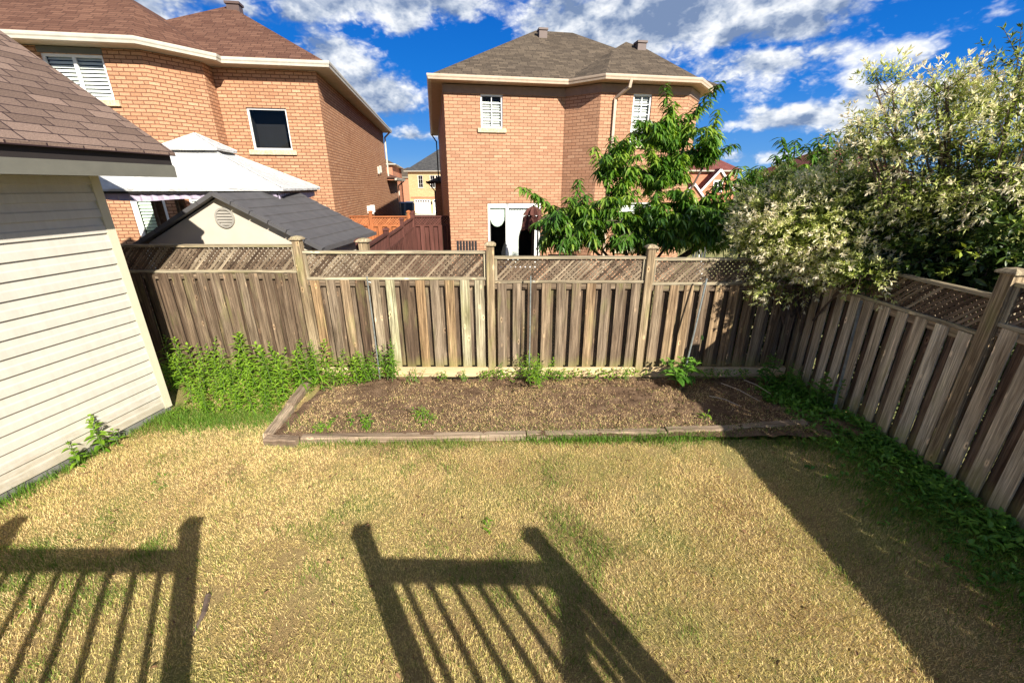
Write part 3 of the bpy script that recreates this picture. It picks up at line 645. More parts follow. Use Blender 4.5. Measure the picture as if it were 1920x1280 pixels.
# ------------------------------------------------------------ building kit
def wall(mb, A, B, z0, z1, holes=(), dep=.11, s_off=0.):
    """vertical wall A->B (outside on the right-hand side), rectangular openings (s0,s1,za,zb) with reveals"""
    A, B = Vector((*A, 0)), Vector((*B, 0)); t = (B - A); L = t.length; t.normalize(); n = Vector((t.y, -t.x, 0))
    P = lambda s, z, d=0.: A + t * s - n * d + Vector((0, 0, z)); U = lambda s, z: (s + s_off, z)
    ss = sorted({0., L, *[h[0] for h in holes], *[h[1] for h in holes]}); zs = sorted({z0, z1, *[h[2] for h in holes], *[h[3] for h in holes]})
    for i in range(len(ss) - 1):
        for j in range(len(zs) - 1):
            cs, cz = (ss[i] + ss[i + 1]) / 2, (zs[j] + zs[j + 1]) / 2
            if any(h[0] < cs < h[1] and h[2] < cz < h[3] for h in holes): continue
            a, b, c, d = (ss[i], zs[j]), (ss[i + 1], zs[j]), (ss[i + 1], zs[j + 1]), (ss[i], zs[j + 1])
            mb.quad(P(*a), P(*b), P(*c), P(*d), .5, [U(*a), U(*b), U(*c), U(*d)])
    for (a, b, c, d) in holes:
        for (p, q) in (((a, c), (a, d)), ((a, d), (b, d)), ((b, d), (b, c)), ((b, c), (a, c))):
            mb.quad(P(*p), P(*q), P(q[0], q[1], dep), P(p[0], p[1], dep), .5, [U(*p), U(*q), U(q[0] + dep, q[1]), U(p[0] + dep, p[1])])
def frame_of(A, B):
    A, B = Vector((*A, 0)), Vector((*B, 0)); t = (B - A).normalized(); return A, t, Vector((t.y, -t.x, 0))
def wbox(mb, fr, s0, s1, d0, d1, z0, z1, tint=.5, wood=False):
    A, t, n = fr; mb.obox(A + t * s0 + n * d0 + Vector((0, 0, z0)), t * (s1 - s0), n * (d1 - d0), (0, 0, z1 - z0), tint, wood)
def window(parent, A, B, h, style='blind', sill=True, fw=.05, mull=1, grid=None, sillm=None, name='window', blindm=None, dep=.09, bars=()):
    fr = frame_of(A, B); s0, s1, za, zb = h
    f = MB()
    wbox(f, fr, s0 + .002, s0 + fw, -dep, -dep + .05, za + .002, zb - .002); wbox(f, fr, s1 - fw, s1 - .002, -dep, -dep + .05, za + .002, zb - .002)
    wbox(f, fr, s0 + fw, s1 - fw, -dep, -dep + .05, zb - fw, zb - .002); wbox(f, fr, s0 + fw, s1 - fw, -dep, -dep + .05, za + .002, za + fw)
    for k in range(1, mull):
        c = s0 + (s1 - s0) * k / mull; wbox(f, fr, c - fw * .55, c + fw * .55, -dep + .003, -dep + .047, za + fw, zb - fw)
    if grid:
        gx, gz = grid
        for k in range(1, gx): c = s0 + (s1 - s0) * k / gx; wbox(f, fr, c - .011, c + .011, -dep + .03, -dep + .044, za + fw, zb - fw)
        for k in range(1, gz): c = za + (zb - za) * k / gz; wbox(f, fr, s0 + fw, s1 - fw, -dep + .028, -dep + .04, c - .011, c + .011)
    fo = f.build(name, M_['white'], parent)
    g = MB(); wbox(g, fr, s0 + fw, s1 - fw, -dep + .018, -dep + .022, za + fw, zb - fw); g.build('pane', M_['glass'], fo)
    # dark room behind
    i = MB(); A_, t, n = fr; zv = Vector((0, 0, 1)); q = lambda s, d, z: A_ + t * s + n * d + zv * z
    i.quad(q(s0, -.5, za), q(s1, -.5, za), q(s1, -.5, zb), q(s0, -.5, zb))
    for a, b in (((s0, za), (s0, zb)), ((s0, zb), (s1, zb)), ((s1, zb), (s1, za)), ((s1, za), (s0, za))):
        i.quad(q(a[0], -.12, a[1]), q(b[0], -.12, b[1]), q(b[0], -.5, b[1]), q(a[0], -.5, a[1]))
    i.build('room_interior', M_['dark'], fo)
    if style in ('blind', 'blindhalf'):
        b = MB(); top = zb - fw if style == 'blind' else za + (zb - za) * .75; z = za + fw + .03; sp = .075
        while z < top:
            A0 = fr; s = MB
            p = [q(s0 + fw, -dep - .02, z), q(s1 - fw, -dep - .02, z), q(s1 - fw, -dep - .055, z + sp * .78), q(s0 + fw, -dep - .055, z + sp * .78)]
            b.quad(*p); z += sp
        b.build('blind', blindm or M_['blind'], fo)
    if sill:
        s = MB(); wbox(s, fr, s0 - .10, s1 + .10, -dep, .06, za - .12, za - .003); s.build('window_sill', M_['sill'], fo)
    return fo
def hip_roof(poly, z0, pitch):
    """convex eave polygon (CCW): the roof is the lower envelope of one plane per edge"""
    n = len(poly); L = []
    for i in range(n):
        a, b = Vector(poly[i]), Vector(poly[(i + 1) % n]); t = (b - a).normalized(); L.append((a, Vector((-t.y, t.x))))
    D = lambda i, p: (Vector(p) - L[i][0]).dot(L[i][1])
    mb = MB()
    for i in range(n):
        reg = [tuple(p) for p in poly]
        for j in range(n):
            if j == i: continue
            out = []; g = lambda p: D(j, p) - D(i, p)
            for k in range(len(reg)):
                p, q = reg[k], reg[(k + 1) % len(reg)]; gp, gq = g(p), g(q)
                if gp >= -1e-9: out.append(p)
                if gp * gq < -1e-12: f = gp / (gp - gq); out.append((p[0] + (q[0] - p[0]) * f, p[1] + (q[1] - p[1]) * f))
            reg = out
            if len(reg) < 3: break
        cl = []
        for p in reg:
            if not cl or (Vector(p) - Vector(cl[-1])).length > 1e-4: cl.append(p)
        if len(cl) > 2 and (Vector(cl[0]) - Vector(cl[-1])).length < 1e-4: cl.pop()
        if len(cl) < 3: continue
        pts = [Vector((p[0], p[1], z0 + pitch * D(i, p))) for p in cl]; nn = Vector((-L[i][1].x * pitch, -L[i][1].y * pitch, 1)).normalized()
        h = Vector((0, 0, 1)).cross(nn).normalized(); q = nn.cross(h); mb.face(pts, [(p.dot(h), p.dot(q)) for p in pts])
    return mb
def eaves(parent, pts, zs, gm, sm, over, thick=.13, soff=True, gd=.11):
    """gutter run along an open polyline (outside on the right of travel) plus soffit inward by over"""
    g = MB(); s = MB(); n = len(pts); P = [Vector((*p, 0)) for p in pts]; outs = []
    for i in range(n):
        d0 = (P[i] - P[i - 1]).normalized() if i else None; d1 = (P[i + 1] - P[i]).normalized() if i < n - 1 else None
        n0 = Vector((d0.y, -d0.x, 0)) if d0 else None; n1 = Vector((d1.y, -d1.x, 0)) if d1 else None
        m = (n0 or n1) + (n1 or n0); m = m / m.length; k = 1 / max(.3, m.dot(n0 or n1)); outs.append(m * k)
    prof = [(-.01, 0), (gd * .72, 0), (gd * .80, thick * .35), (gd * .95, thick * .55), (gd, thick * .8), (gd, thick), (gd - .012, thick), (gd - .02, thick * .8), (-.01, thick * .8)]
    for i in range(n - 1):
        for k in range(len(prof)):
            (a, b), (c, d) = prof[k], prof[(k + 1) % len(prof)]
            g.quad(P[i] + outs[i] * a + Vector((0, 0, zs + b)), P[i + 1] + outs[i + 1] * a + Vector((0, 0, zs + b)), P[i + 1] + outs[i + 1] * c + Vector((0, 0, zs + d)), P[i] + outs[i] * c + Vector((0, 0, zs + d)))
        z = Vector((0, 0, zs + .003)); s.quad(P[i] - outs[i] * over + z, P[i + 1] - outs[i + 1] * over + z, P[i + 1] + outs[i + 1] * .0 + z, P[i] + z)
    for i in (0, -1): g.face([P[i] + outs[i] * a + Vector((0, 0, zs + b)) for a, b in prof])
    g.build('gutter', gm, parent)
    if soff:
        # soffit boards run across: use grooves
        s.build('soffit', sm, parent)
def downspout(parent, pts, w, mat, name='downspout'):
    mb = MB(); pts = [Vector(p) for p in pts]
    for i in range(len(pts) - 1): mb.bar(pts[i], pts[i + 1] + (pts[i + 1] - pts[i]).normalized() * w * .3, w, w * .8, (0, 1, 0) if abs((pts[i + 1] - pts[i]).normalized().y) < .7 else (1, 0, 0), .5)
    return mb.build(name, mat, parent)
def roof_vent(parent, p, pitch, w=.32, ang=0):
    mb = MB(); h = .16; p = Vector(p); x = Vector((w / 2, 0, 0))
    y0, y1 = -.17, .17; zt = h + .06
    mb.box(p.x - w * .42, p.x + w * .42, p.y + y0 * .8, p.y + y1 * .8, p.z - .2, p.z + h, .5, False)
    mb.box(p.x - w / 2, p.x + w / 2, p.y + y0, p.y + y1, p.z + h + .001, p.z + zt, .5, False)
    return mb.build('roof_vent', M_['vent'], parent)

# ------------------------------------------------------------ left brick house
h1 = thing('brick_house', 'orange brick house with brown shingle roof and white gutters on the left', 'house', (-4.66, 12.18, 0), R_(9))
def house1():
    W = MB(); z0, z1 = -.3, 5.76
    # walls (local: x along the facade, y away from the camera)
    hA = (4.16 - 1.15 - 0, 0, 0, 0)
    bay_l, bay_y, cx0, cx1 = -10.2, -.95, -3.62, -2.80
    A, B = (bay_l, bay_y), (cx0, bay_y)
    up = (-5.56 - bay_l, -4.38 - bay_l, 4.78, 5.64); low = (-4.72 - bay_l, -3.95 - bay_l, 1.0, 2.86)
    wall(W, A, B, z0, z1, [up, low]); window(h1, A, B, up, 'blind', mull=2, fw=.055); window(h1, A, B, low, 'blind', sill=False, fw=.11, blindm=M_['greenblind'], name='patio_window')
    A2, B2 = (cx0, bay_y), (cx1, -.13); ch = (.20, .95, 1.2, 2.80); wall(W, A2, B2, z0, z1, [ch]); window(h1, A2, B2, ch, 'blind', sill=True, fw=.06)
    wall(W, (cx1, -.13), (cx1, .35), z0, z1)
    A3, B3 = (cx1, .35), (-.35, .35); dk = (-2.20 - cx1, -1.22 - cx1, 3.90, 4.90); wall(W, A3, B3, z0, z1, [dk]); window(h1, A3, B3, dk, 'none', fw=.045, dep=.10)
    wall(W, (-.35, .35), (-.35, 13.6), z0, z1); wall(W, (-.35, 13.6), (-.35, 19.2), z0, 3.3)
    wall(W, (-.35, 19.2), (-8, 19.2), z0, 3.3); wall(W, (-.35, 13.6), (-8, 13.6), 3.3, z1); wall(W, (bay_l, 8), (bay_l, bay_y), z0, z1)
    W.build('brick_walls', M_['brick1'], h1)
    S = MB()
    for f in ((0, 1),): pass
    # panel above the upper bay window, sill stone under the low window
    m = MB(); wbox(m, frame_of(A, B), up[0] - .02, up[1] + .02, -.02, .012, up[3] + .002, z1 - .002); m.build('window_head_panel', M_['fascia'], h1)
    main = [(-6.3, 0), (0, 0), (0, 14), (-6.3, 14)]
    hip_roof(main, 5.9, .64).build('roof', M_['shingle1'], h1)
    bay = [(-8.6, -1.32), (-3.47, -1.32), (-2.46, -.29), (-2.46, 9), (-8.6, 9)]
    hip_roof(bay, 5.897, .64).build('bay_roof', M_['shingle1'], h1)
    hip_roof([(-12, -.2), (-7.5, -.2), (-7.5, 12), (-12, 12)], 5.89, .5).build('wing_roof', M_['shingle1'], h1)
    hip_roof([(-7.6, 13.3), (.12, 13.3), (.12, 19.6), (-7.6, 19.6)], 3.42, .35).build('garage_roof', M_['shingle1'], h1)
    eaves(h1, [(-10.5, -1.32), (-3.47, -1.32), (-2.46, -.29), (-2.46, 0), (0, 0), (0, 14.0)], 5.77, M_['gutterw'], M_['soffit1'], .40)
    eaves(h1, [(.1, 13.3), (.1, 19.6)], 3.30, M_['gutterw'], M_['soffit1'], .45)
    downspout(h1, [(.02, 13.5, 5.75), (-.27, 13.6, 5.5), (-.27, 13.6, 3.5)], .075, M_['gutterw'])
    downspout(h1, [(.1, 19.3, 3.3), (-.27, 19.1, 3.0), (-.27, 19.1, .6)], .075, M_['gutterw'])
    roof_vent(h1, (-2.95, 3.0, 7.72), .6, .4)
    for y, z in ((9.9, 3.55), (10.6, 3.62)): m = MB(); m.box(-.348, -.25, y, y + .22, z, z + .32, .5, False); m.build('wall_vent', M_['gutterw'], h1)
    for y, z in ((5.7, 1.95), (6.15, 1.9), (6.5, 1.95)): m = MB(); m.box(-.348, -.18, y, y + .18, z, z + .28, .5, False); m.build('utility_box', M_['white'], h1)
house1()

# ------------------------------------------------------------ centre brick house
h2 = thing('brick_house', 'salmon brick two storey house with grey brown roof in the centre', 'house', (-2.30, 13.63, 0), R_(10))
def house2():
    W = MB(); z0, z1 = -.3, 5.58; F = MB()
    pts = [(.35, .40), (4.07, .40), (4.92, -.45), (7.78, -.45), (8.62, .40), (8.62, 14)]
    A, B = pts[0], pts[1]; w1 = (1.09, 1.77, 4.66, 5.60); dr = (1.25, 3.05, .30, 2.47)
    wall(W, A, B, z0, z1, [(w1[0], w1[1], w1[2], z1), dr])
    window(h2, A, B, (w1[0], w1[1], w1[2], z1), 'blindhalf', grid=(2, 4), fw=.05)
    A, B = pts[2], pts[3]; w2 = (1.03, 1.63, 4.22, 5.58); wall(W, A, B, z0, z1, [w2, (.9, 2.3, 1.0, 2.5)]); window(h2, A, B, w2, 'blind', grid=(2, 5), fw=.05)
    window(h2, A, B, (.9, 2.3, 1.0, 2.5), 'blind', mull=2)
    for i in (1, 3, 4): wall(W, pts[i], pts[i + 1], z0, z1, s_off=i * 1.3)
    wall(W, (.35, 14), pts[0], z0, z1); wall(W, (8.62, 14), (.35, 14), z0, z1); wall(W, (.0, 19), (.0, 14), z0, 3.2); wall(W, (.0, 14.0), (.35, 14.0), z0, 3.2)
    W.build('brick_walls', M_['brick2'], h2)
    pf = [(.35, 14)] + pts
    for i in range(len(pf) - 1):
        f = frame_of(pf[i], pf[i + 1]); L = (Vector(pf[i + 1]) - Vector(pf[i])).length; wbox(F, f, -.012 if i in (0, 2, 3, 4, 5) else 0, L + .012, .0, .022, z1, 5.80)
    F.build('frieze_board', M_['frieze'], h2)
    main = [(0, 0), (9.2, 0), (9.2, 7.8), (0, 7.8)]; hip_roof(main, 5.95, .60).build('roof', M_['shingle2'], h2)
    hip_roof([(3.95, .3), (4.86, -.86), (7.78, -.86), (8.98, .3), (8.98, 6), (3.95, 6)], 5.953, .60).build('bay_roof', M_['shingle2'], h2)
    hip_roof([(.02, 6), (9.0, 6), (9.0, 14.4), (.02, 14.4)], 5.945, .46).build('rear_roof', M_['shingle2'], h2)
    hip_roof([(-.45, 13.8), (5, 13.8), (5, 19.3), (-.45, 19.3)], 3.25, .4).build('porch_roof', M_['shingle2'], h2)
    eaves(h2, [(0, 14.4), (0, 0), (4.06, 0), (4.88, -.86), (7.76, -.86), (9.0, .35), (9.0, 14.4)], 5.82, M_['gutterb'], M_['soffit2'], .45)
    eaves(h2, [(-.45, 19.3), (-.45, 13.8), (.35, 13.8)], 3.13, M_['drip'], M_['soffit2'], .4)
    downspout(h2, [(5.62, -.93, 5.84), (5.60, -.9, 5.66), (5.36, -.50, 5.42), (5.36, -.50, .2)], .078, M_['gutterb'])
    downspout(h2, [(.0, 14.2, 5.8), (.22, 13.9, 5.45), (.22, 13.9, 3.3)], .07, M_['drip']); downspout(h2, [(-.4, 14.1, 3.13), (-.05, 14.1, 2.7), (-.05, 14.1, .8)], .07, M_['drip'])
    roof_vent(h2, (4.02, 3.35, 7.96), .6, .34); roof_vent(h2, (6.75, 1.15, 7.12), .6, .34)
    # patio door: frame, fixed curtain of sheer cloth, fan blind, dark room
    fr = frame_of((.35, .40), (4.07, .40)); s0, s1, za, zb = dr; f = MB(); fw = .07
    for a, b in ((s0 + .002, s0 + fw), (s0 + .60, s0 + .70), (s1 - .20, s1 - .12), (s1 - .06, s1 - .002)): wbox(f, fr, a, b, -.10, -.04, za, zb - .01)
    wbox(f, fr, s0 + fw, s1 - .2, -.10, -.04, zb - .16, zb - .01); wbox(f, fr, s0 + fw, s1 - .2, -.10, -.04, za, za + .1)
    d = f.build('patio_door', M_['white'], h2)
    g = MB(); wbox(g, fr, s0 + fw, s1 - .2, -.075, -.07, za + .1, zb - .16); g.build('pane', M_['glass'], d)
    A_, t, n = fr; q = lambda s, dd, z: A_ + t * s + n * dd + Vector((0, 0, z)); i = MB()
    i.quad(q(s0, -1.2, za), q(s1, -1.2, za), q(s1, -1.2, zb), q(s0, -1.2, zb))
    for a, b in (((s0, za), (s0, zb)), ((s0, zb), (s1, zb)), ((s1, zb), (s1, za)), ((s1, za), (s0, za))): i.quad(q(a[0], -.12, a[1]), q(b[0], -.12, b[1]), q(b[0], -1.2, b[1]), q(a[0], -1.2, a[1]))
    i.build('room_interior', M_['dark'], d)
    fan = MB(); c = (s0 + .33, zb - .42)
    for k in range(12):
        a0, a1 = math.pi + math.pi * k / 12, math.pi + math.pi * (k + 1) / 12; dd = -.115 - (.012 if k % 2 else 0)
        fan.face([q(c[0], -.115, c[1]), q(c[0] + .25 * math.cos(a0), -.115 - .014 * (k % 2), c[1] + .34 * math.sin(a0)), q(c[0] + .25 * math.cos(a1), -.115 - .014 * ((k + 1) % 2), c[1] + .34 * math.sin(a1))])
    fan.quad(q(c[0] - .25, -.115, c[1]), q(c[0] + .25, -.115, c[1]), q(c[0] + .25, -.115, zb - .17), q(c[0] - .25, -.115, zb - .17)); fan.build('fan_blind', M_['greenblind'], d)
    cu = MB(); nz, nx = 10, 26
    def cw(u, v):   # sheer curtain gathered to the left at mid height
        z = zb - .17 - v * (zb - za - .3); wr = 1.0 - .62 * math.sin(min(1, v / .55) * math.pi / 2) if v < .55 else .38; s = s0 + .70 + u * wr * .95
        return q(s, -.15 - .018 * math.sin(u * 60), z)
    for a in range(nx):
        for b in range(nz):
            u0, u1, v0, v1 = a / nx, (a + 1) / nx, b / nz, (b + 1) / nz; cu.quad(cw(u0, v1), cw(u1, v1), cw(u1, v0), cw(u0, v0))
    cu.build('sheer_curtain', M_['white'], d)
house2()
# things on the neighbour's patio
pu = MB()
c = at(1000, 415, 12.6)
def hanging_umbrella():
    t = thing('patio_umbrella', 'folded maroon patio umbrella beside the sheer curtained patio door', 'umbrella', (c.x, 12.7, 0))
    p = MB(); p.tube([(0, 0, .1), (0, 0, 2.48)], .028, 8); p.build('pole', M_['blackmetal'], t)
    b = MB(); n = 16; prof = [(2.44, .05), (2.36, .16), (2.2, .25), (1.95, .28), (1.82, .30)]
    for k in range(len(prof) - 1):
        for i in range(n):
            def pt(z, r, j): a = 2 * math.pi * j / n; rr = r * (1 + (.28 if j % 2 else -.22)); return (rr * math.cos(a), rr * math.sin(a), z - (.06 if j % 2 else 0) * (k > 1))
            b.quad(pt(*prof[k + 1], i), pt(*prof[k + 1], (i + 1) % n), pt(*prof[k], (i + 1) % n), pt(*prof[k], i))
    b.build('folded_canopy', M_['stain'], t)
hanging_umbrella()
def wicker_chair():
    p = at(873, 462, 12.4); t = thing('wicker_chair', 'dark wicker chair back showing above the fence by the brick wall', 'chair', (p.x, 12.4, 0))
    m = MB(); h = p.z + .12
    for k in range(7):
        a = -.27 + .54 * k / 6; m.obox((a - .035, .25 + .05 * math.cos(a * 4), h * .0 + .45), (.066, 0, 0), (0, .03, 0), (0, .06, h - .45), .5)
    m.build('backrest', M_['blackmetal'], t)
    m = MB(); m.box(-.3, .3, -.28, .28, .40, .46, .5); m.build('seat', M_['blackmetal'], t)
    for x in (-.26, .26):
        for y in (-.25, .25): m = MB(); m.box(x - .02, x + .02, y - .02, y + .02, 0, .40, .5); m.build('leg', M_['blackmetal'], t)
wicker_chair()
def grill():
    p = at(1055, 468, 12.0); t = thing('barbecue_grill', 'covered dark red barbecue grill seen through peach leaves above the fence', 'grill', (p.x, 12.0, 0))
    m = MB(); n = 10
    for k in range(n):
        a0, a1 = math.pi * k / n, math.pi * (k + 1) / n
        m.quad((-.4, -.26 * math.cos(a0), .95 + .22 * math.sin(a0)), (-.4, -.26 * math.cos(a1), .95 + .22 * math.sin(a1)), (.4, -.26 * math.cos(a1), .95 + .22 * math.sin(a1)), (.4, -.26 * math.cos(a0), .95 + .22 * math.sin(a0)))
    m.face([(-.4, -.26 * math.cos(math.pi * k / n), .95 + .22 * math.sin(math.pi * k / n)) for k in range(n + 1)]); m.face([(.4, -.26 * math.cos(math.pi * k / n), .95 + .22 * math.sin(math.pi * k / n)) for k in range(n + 1)][::-1])
    m.build('lid', M_['stain'], t); m = MB(); m.box(-.4, .4, -.26, .26, .2, .94, .5); m.build('cabinet', M_['blackmetal'], t)
    m = MB(); m.box(-.7, .7, -.24, .24, .945, .975, .5); m.build('side_shelf', M_['steel'], t)
grill()
def white_chair():
    p = at(1325, 470, 10.5); t = thing('plastic_chair', 'white slatted plastic chair back glimpsed under the peach tree', 'chair', (p.x, 10.5, 0), R_(25))
    m = MB(); h = p.z + .05
    for k in range(5): m.box(-.22 + .1 * k, -.18 + .1 * k, .2, .225, .45, h - .05, .5)
    m.box(-.25, .25, .19, .235, h - .05, h + .02, .5); m.build('backrest', M_['white'], t)
    m = MB(); m.box(-.25, .25, -.25, .22, .42, .45, .5); m.build('seat', M_['white'], t)
    for x in (-.22, .22):
        for y in (-.22, .19): m = MB(); m.box(x - .02, x + .02, y - .02, y + .02, 0, .42, .5); m.build('leg', M_['white'], t)
white_chair()

# ------------------------------------------------------------ vinyl sided building on the left
def garden_building():
    o = (-4.83, 5.18); ang = math.atan2(-.987, -.162)      # x axis runs from the far corner toward the camera
    t = thing('vinyl_garage', 'cream vinyl sided garage wall with brown shingle roof at the left edge', 'garage', (*o, 0), ang)
    # local: x toward the camera along the wall, y = into the building or out?  (right of travel = outside)
    # travel direction x; outside (toward the yard) = +y because yard lies to the left of travel
    L = 6.5; S = MB(); z = .12; h = .181; k = 0; ztop = 3.14
    while z < ztop:
        # one panel: two shallow laps like a dutch profile
        prof = [(.000, 0), (.030, .003), (.024, .085), (.013, .10), (.003, h)]
        for a in range(len(prof) - 1):
            (d0, q0), (d1, q1) = prof[a], prof[a + 1]
            S.quad((L, d0, z + q0), (0, d0, z + q0), (0, d1, z + q1), (L, d1, z + q1))
        z += h; k += 1
    # far end wall
    S.quad((0, 0, .12), (0, -3.2, .12), (0, -3.2, 3.2), (0, 0, 3.2)); S.face([(0, 0, 3.2), (0, -3.2, 3.2), (0, -1.6, 4.3)])
    S.build('siding', M_['siding'], t)
    m = MB(); m.box(-.012, .085, -.06, .034, .10, 3.15, .5, False); m.build('corner_trim', M_['trim'], t)
    m = MB(); m.box(0, L, -.05, .004, -.05, .118, .5, False); m.build('base_board', M_['plinth'], t)
    # roof: eave out in +y, slope rising to -y
    ex, ov, pitch, ze = -.38, .70, .69, 3.33; Rf = MB()
    run = 2.4
    n = 14
    a, b = (ex, ov + .06), (L, ov + .06)
    th = .035
    up = lambda x, y, dz=0: (x, y, ze + (ov + .06 - y) * pitch + dz)
    y0, y1 = ov + .06, ov + .06 - run
    Rf.quad(up(ex, y0, th), up(ex, y1, th), up(L, y1, th), up(L, y0, th)); Rf.quad(up(ex, y0), up(L, y0), up(L, y1), up(ex, y1))
    Rf.quad(up(ex, y0), up(ex, y0, th), up(L, y0, th), up(L, y0)); Rf.quad(up(ex, y0), up(ex, y1), up(ex, y1, th), up(ex, y0, th))
    y2 = y1 - run
    dn = lambda x, y, dz=0: (x, y, ze + (ov + .06 - y1) * pitch - (y1 - y) * pitch + dz)
    Rf.quad(dn(ex, y1, th), dn(ex, y2, th), dn(L, y2, th), dn(L, y1, th))
    Rf.build('shingle_roof', M_['shingle3'], t)
    m = MB(); m.box(ex + .02, L, ov - .02, ov + .0, ze - .10, ze + .02, .5, False)
    m.obox((ex + .02, ov, ze - .16), (.02, 0, 0), (0, -run, run * pitch), (0, 0, .16), .5, False); m.build('drip_edge', M_['drip'], t)
    m = MB(); m.box(ex + .02, L, ov - .05, ov + .012, ze - .235, ze - .10, .5, False); m.obox((ex + .005, ov + .01, ze - .235), (.015, 0, 0), (0, -run, run * pitch), (0, 0, .12), .5, False)
    m.build('fascia_board', M_['fascia'], t)
    m = MB(); m.quad((ex + .02, 0, ze - .21), (ex + .02, ov - .05, ze - .21), (L, ov - .05, ze - .21), (L, 0, ze - .21)); m.build('soffit', M_['fascia'], t)
garden_building()

# ------------------------------------------------------------ tan resin shed behind the fence
def resin_shed():
    P0 = Vector((-4.63, 6.95, 0)); rz = R_(-2.0)
    t = thing('resin_shed', 'tan resin garden shed with round vent and dark grey panel roof behind the fence', 'shed', P0, rz)
    hw, D, ze, za = 1.36, 2.2, 2.12, 2.84; ov = .07
    m = MB(); m.quad((-hw, 0, 0), (hw, 0, 0), (hw, 0, ze), (-hw, 0, ze)); m.face([(-hw, 0, ze), (hw, 0, ze), (0, 0, za)])
    m.quad((-hw, D, 0), (-hw, 0, 0), (-hw, 0, ze), (-hw, D, ze)); m.face([(hw, D, ze), (-hw, D, ze), (0, D, za)]); m.quad((hw, D, 0), (-hw, D, 0), (-hw, D, ze), (hw, D, ze))
    k = 0; z = 0.
    while z < ze - .16:      # lapped side wall
        m.quad((hw + .02, 0, z), (hw + .02, D, z), (hw + .003, D, z + .147), (hw + .003, 0, z + .147)); m.quad((hw, 0, z), (hw, D, z), (hw + .02, D, z), (hw + .02, 0, z)); z += .147
    m.build('walls', M_['resin'], t)
    pitch = (za - ze) / hw
    for s in (-1, 1):
        r = MB(); n = 7; X1 = hw + .22
        for k in range(n):   # stepped panels, wavy edge
            a, b = X1 * k / n, X1 * (k + 1) / n; za_, zb_ = za + .055 - a * pitch, za + .055 - b * pitch
            y0, y1 = -ov, D + .15; e = .018
            r.quad((s * a, y0, za_), (s * b, y0, zb_ + e), (s * b, y1, zb_ + e), (s * a, y1, za_)) if s > 0 else r.quad((s * b, y0, zb_ + e), (s * a, y0, za_), (s * a, y1, za_), (s * b, y1, zb_ + e))
            r.quad((s * b, y0, zb_ + e), (s * b, y0, zb_), (s * b, y1, zb_), (s * b, y1, zb_ + e))
        r.build('roof_panel', M_['resinroof'], t)
        f = MB(); A = Vector((0, -ov - .03, za + .045)); B = Vector((s * (X1 + .02), -ov - .03, za + .045 - (X1 + .02) * pitch)); nseg = 6
        for k in range(nseg):
            a, b = A.lerp(B, k / nseg + .004), A.lerp(B, (k + 1) / nseg - .004); f.bar(a, b, .10, .06, (0, 0, 1), .5)
        f.build('rake_trim', M_['resinroof'], t)
        g = MB(); g.obox((s * X1, -ov, za + .055 - X1 * pitch - .06), (s * .012, 0, 0), (0, D + .3, 0), (0, 0, .07), .5, False); g.build('eave_trim', M_['resinroof'], t)
    # round vent
    v = MB(); c = Vector((.03, 0, 2.52)); n = 28; r0, r1 = .13, .158
    for i in range(n):
        a, b = 2 * math.pi * i / n, 2 * math.pi * (i + 1) / n; q = lambda r, g, d: (c.x + r * math.cos(g), -d, c.z + r * math.sin(g))
        v.quad(q(r0, a, .03), q(r1, a, .03), q(r1, b, .03), q(r0, b, .03)); v.quad(q(r1, a, .03), q(r1, a, 0), q(r1, b, 0), q(r1, b, .03)); v.quad(q(r0, a, .001), q(r0, a, .03), q(r0, b, .03), q(r0, b, .001))
    vo = v.build('round_vent', M_['resinvent'], t)
    l = MB()
    for k in range(6):
        z = c.z - .11 + .044 * k; w = math.sqrt(max(0, r0 ** 2 - (z + .012 - c.z) ** 2)); l.quad((c.x - w, -.004, z + .028), (c.x + w, -.004, z + .028), (c.x + w, -.026, z), (c.x - w, -.026, z)) if False else l.quad((c.x - w, -.026, z), (c.x + w, -.026, z), (c.x + w, -.004, z + .034), (c.x - w, -.004, z + .034))
    l.build('louvre', M_['resinvent'], vo)
resin_shed()

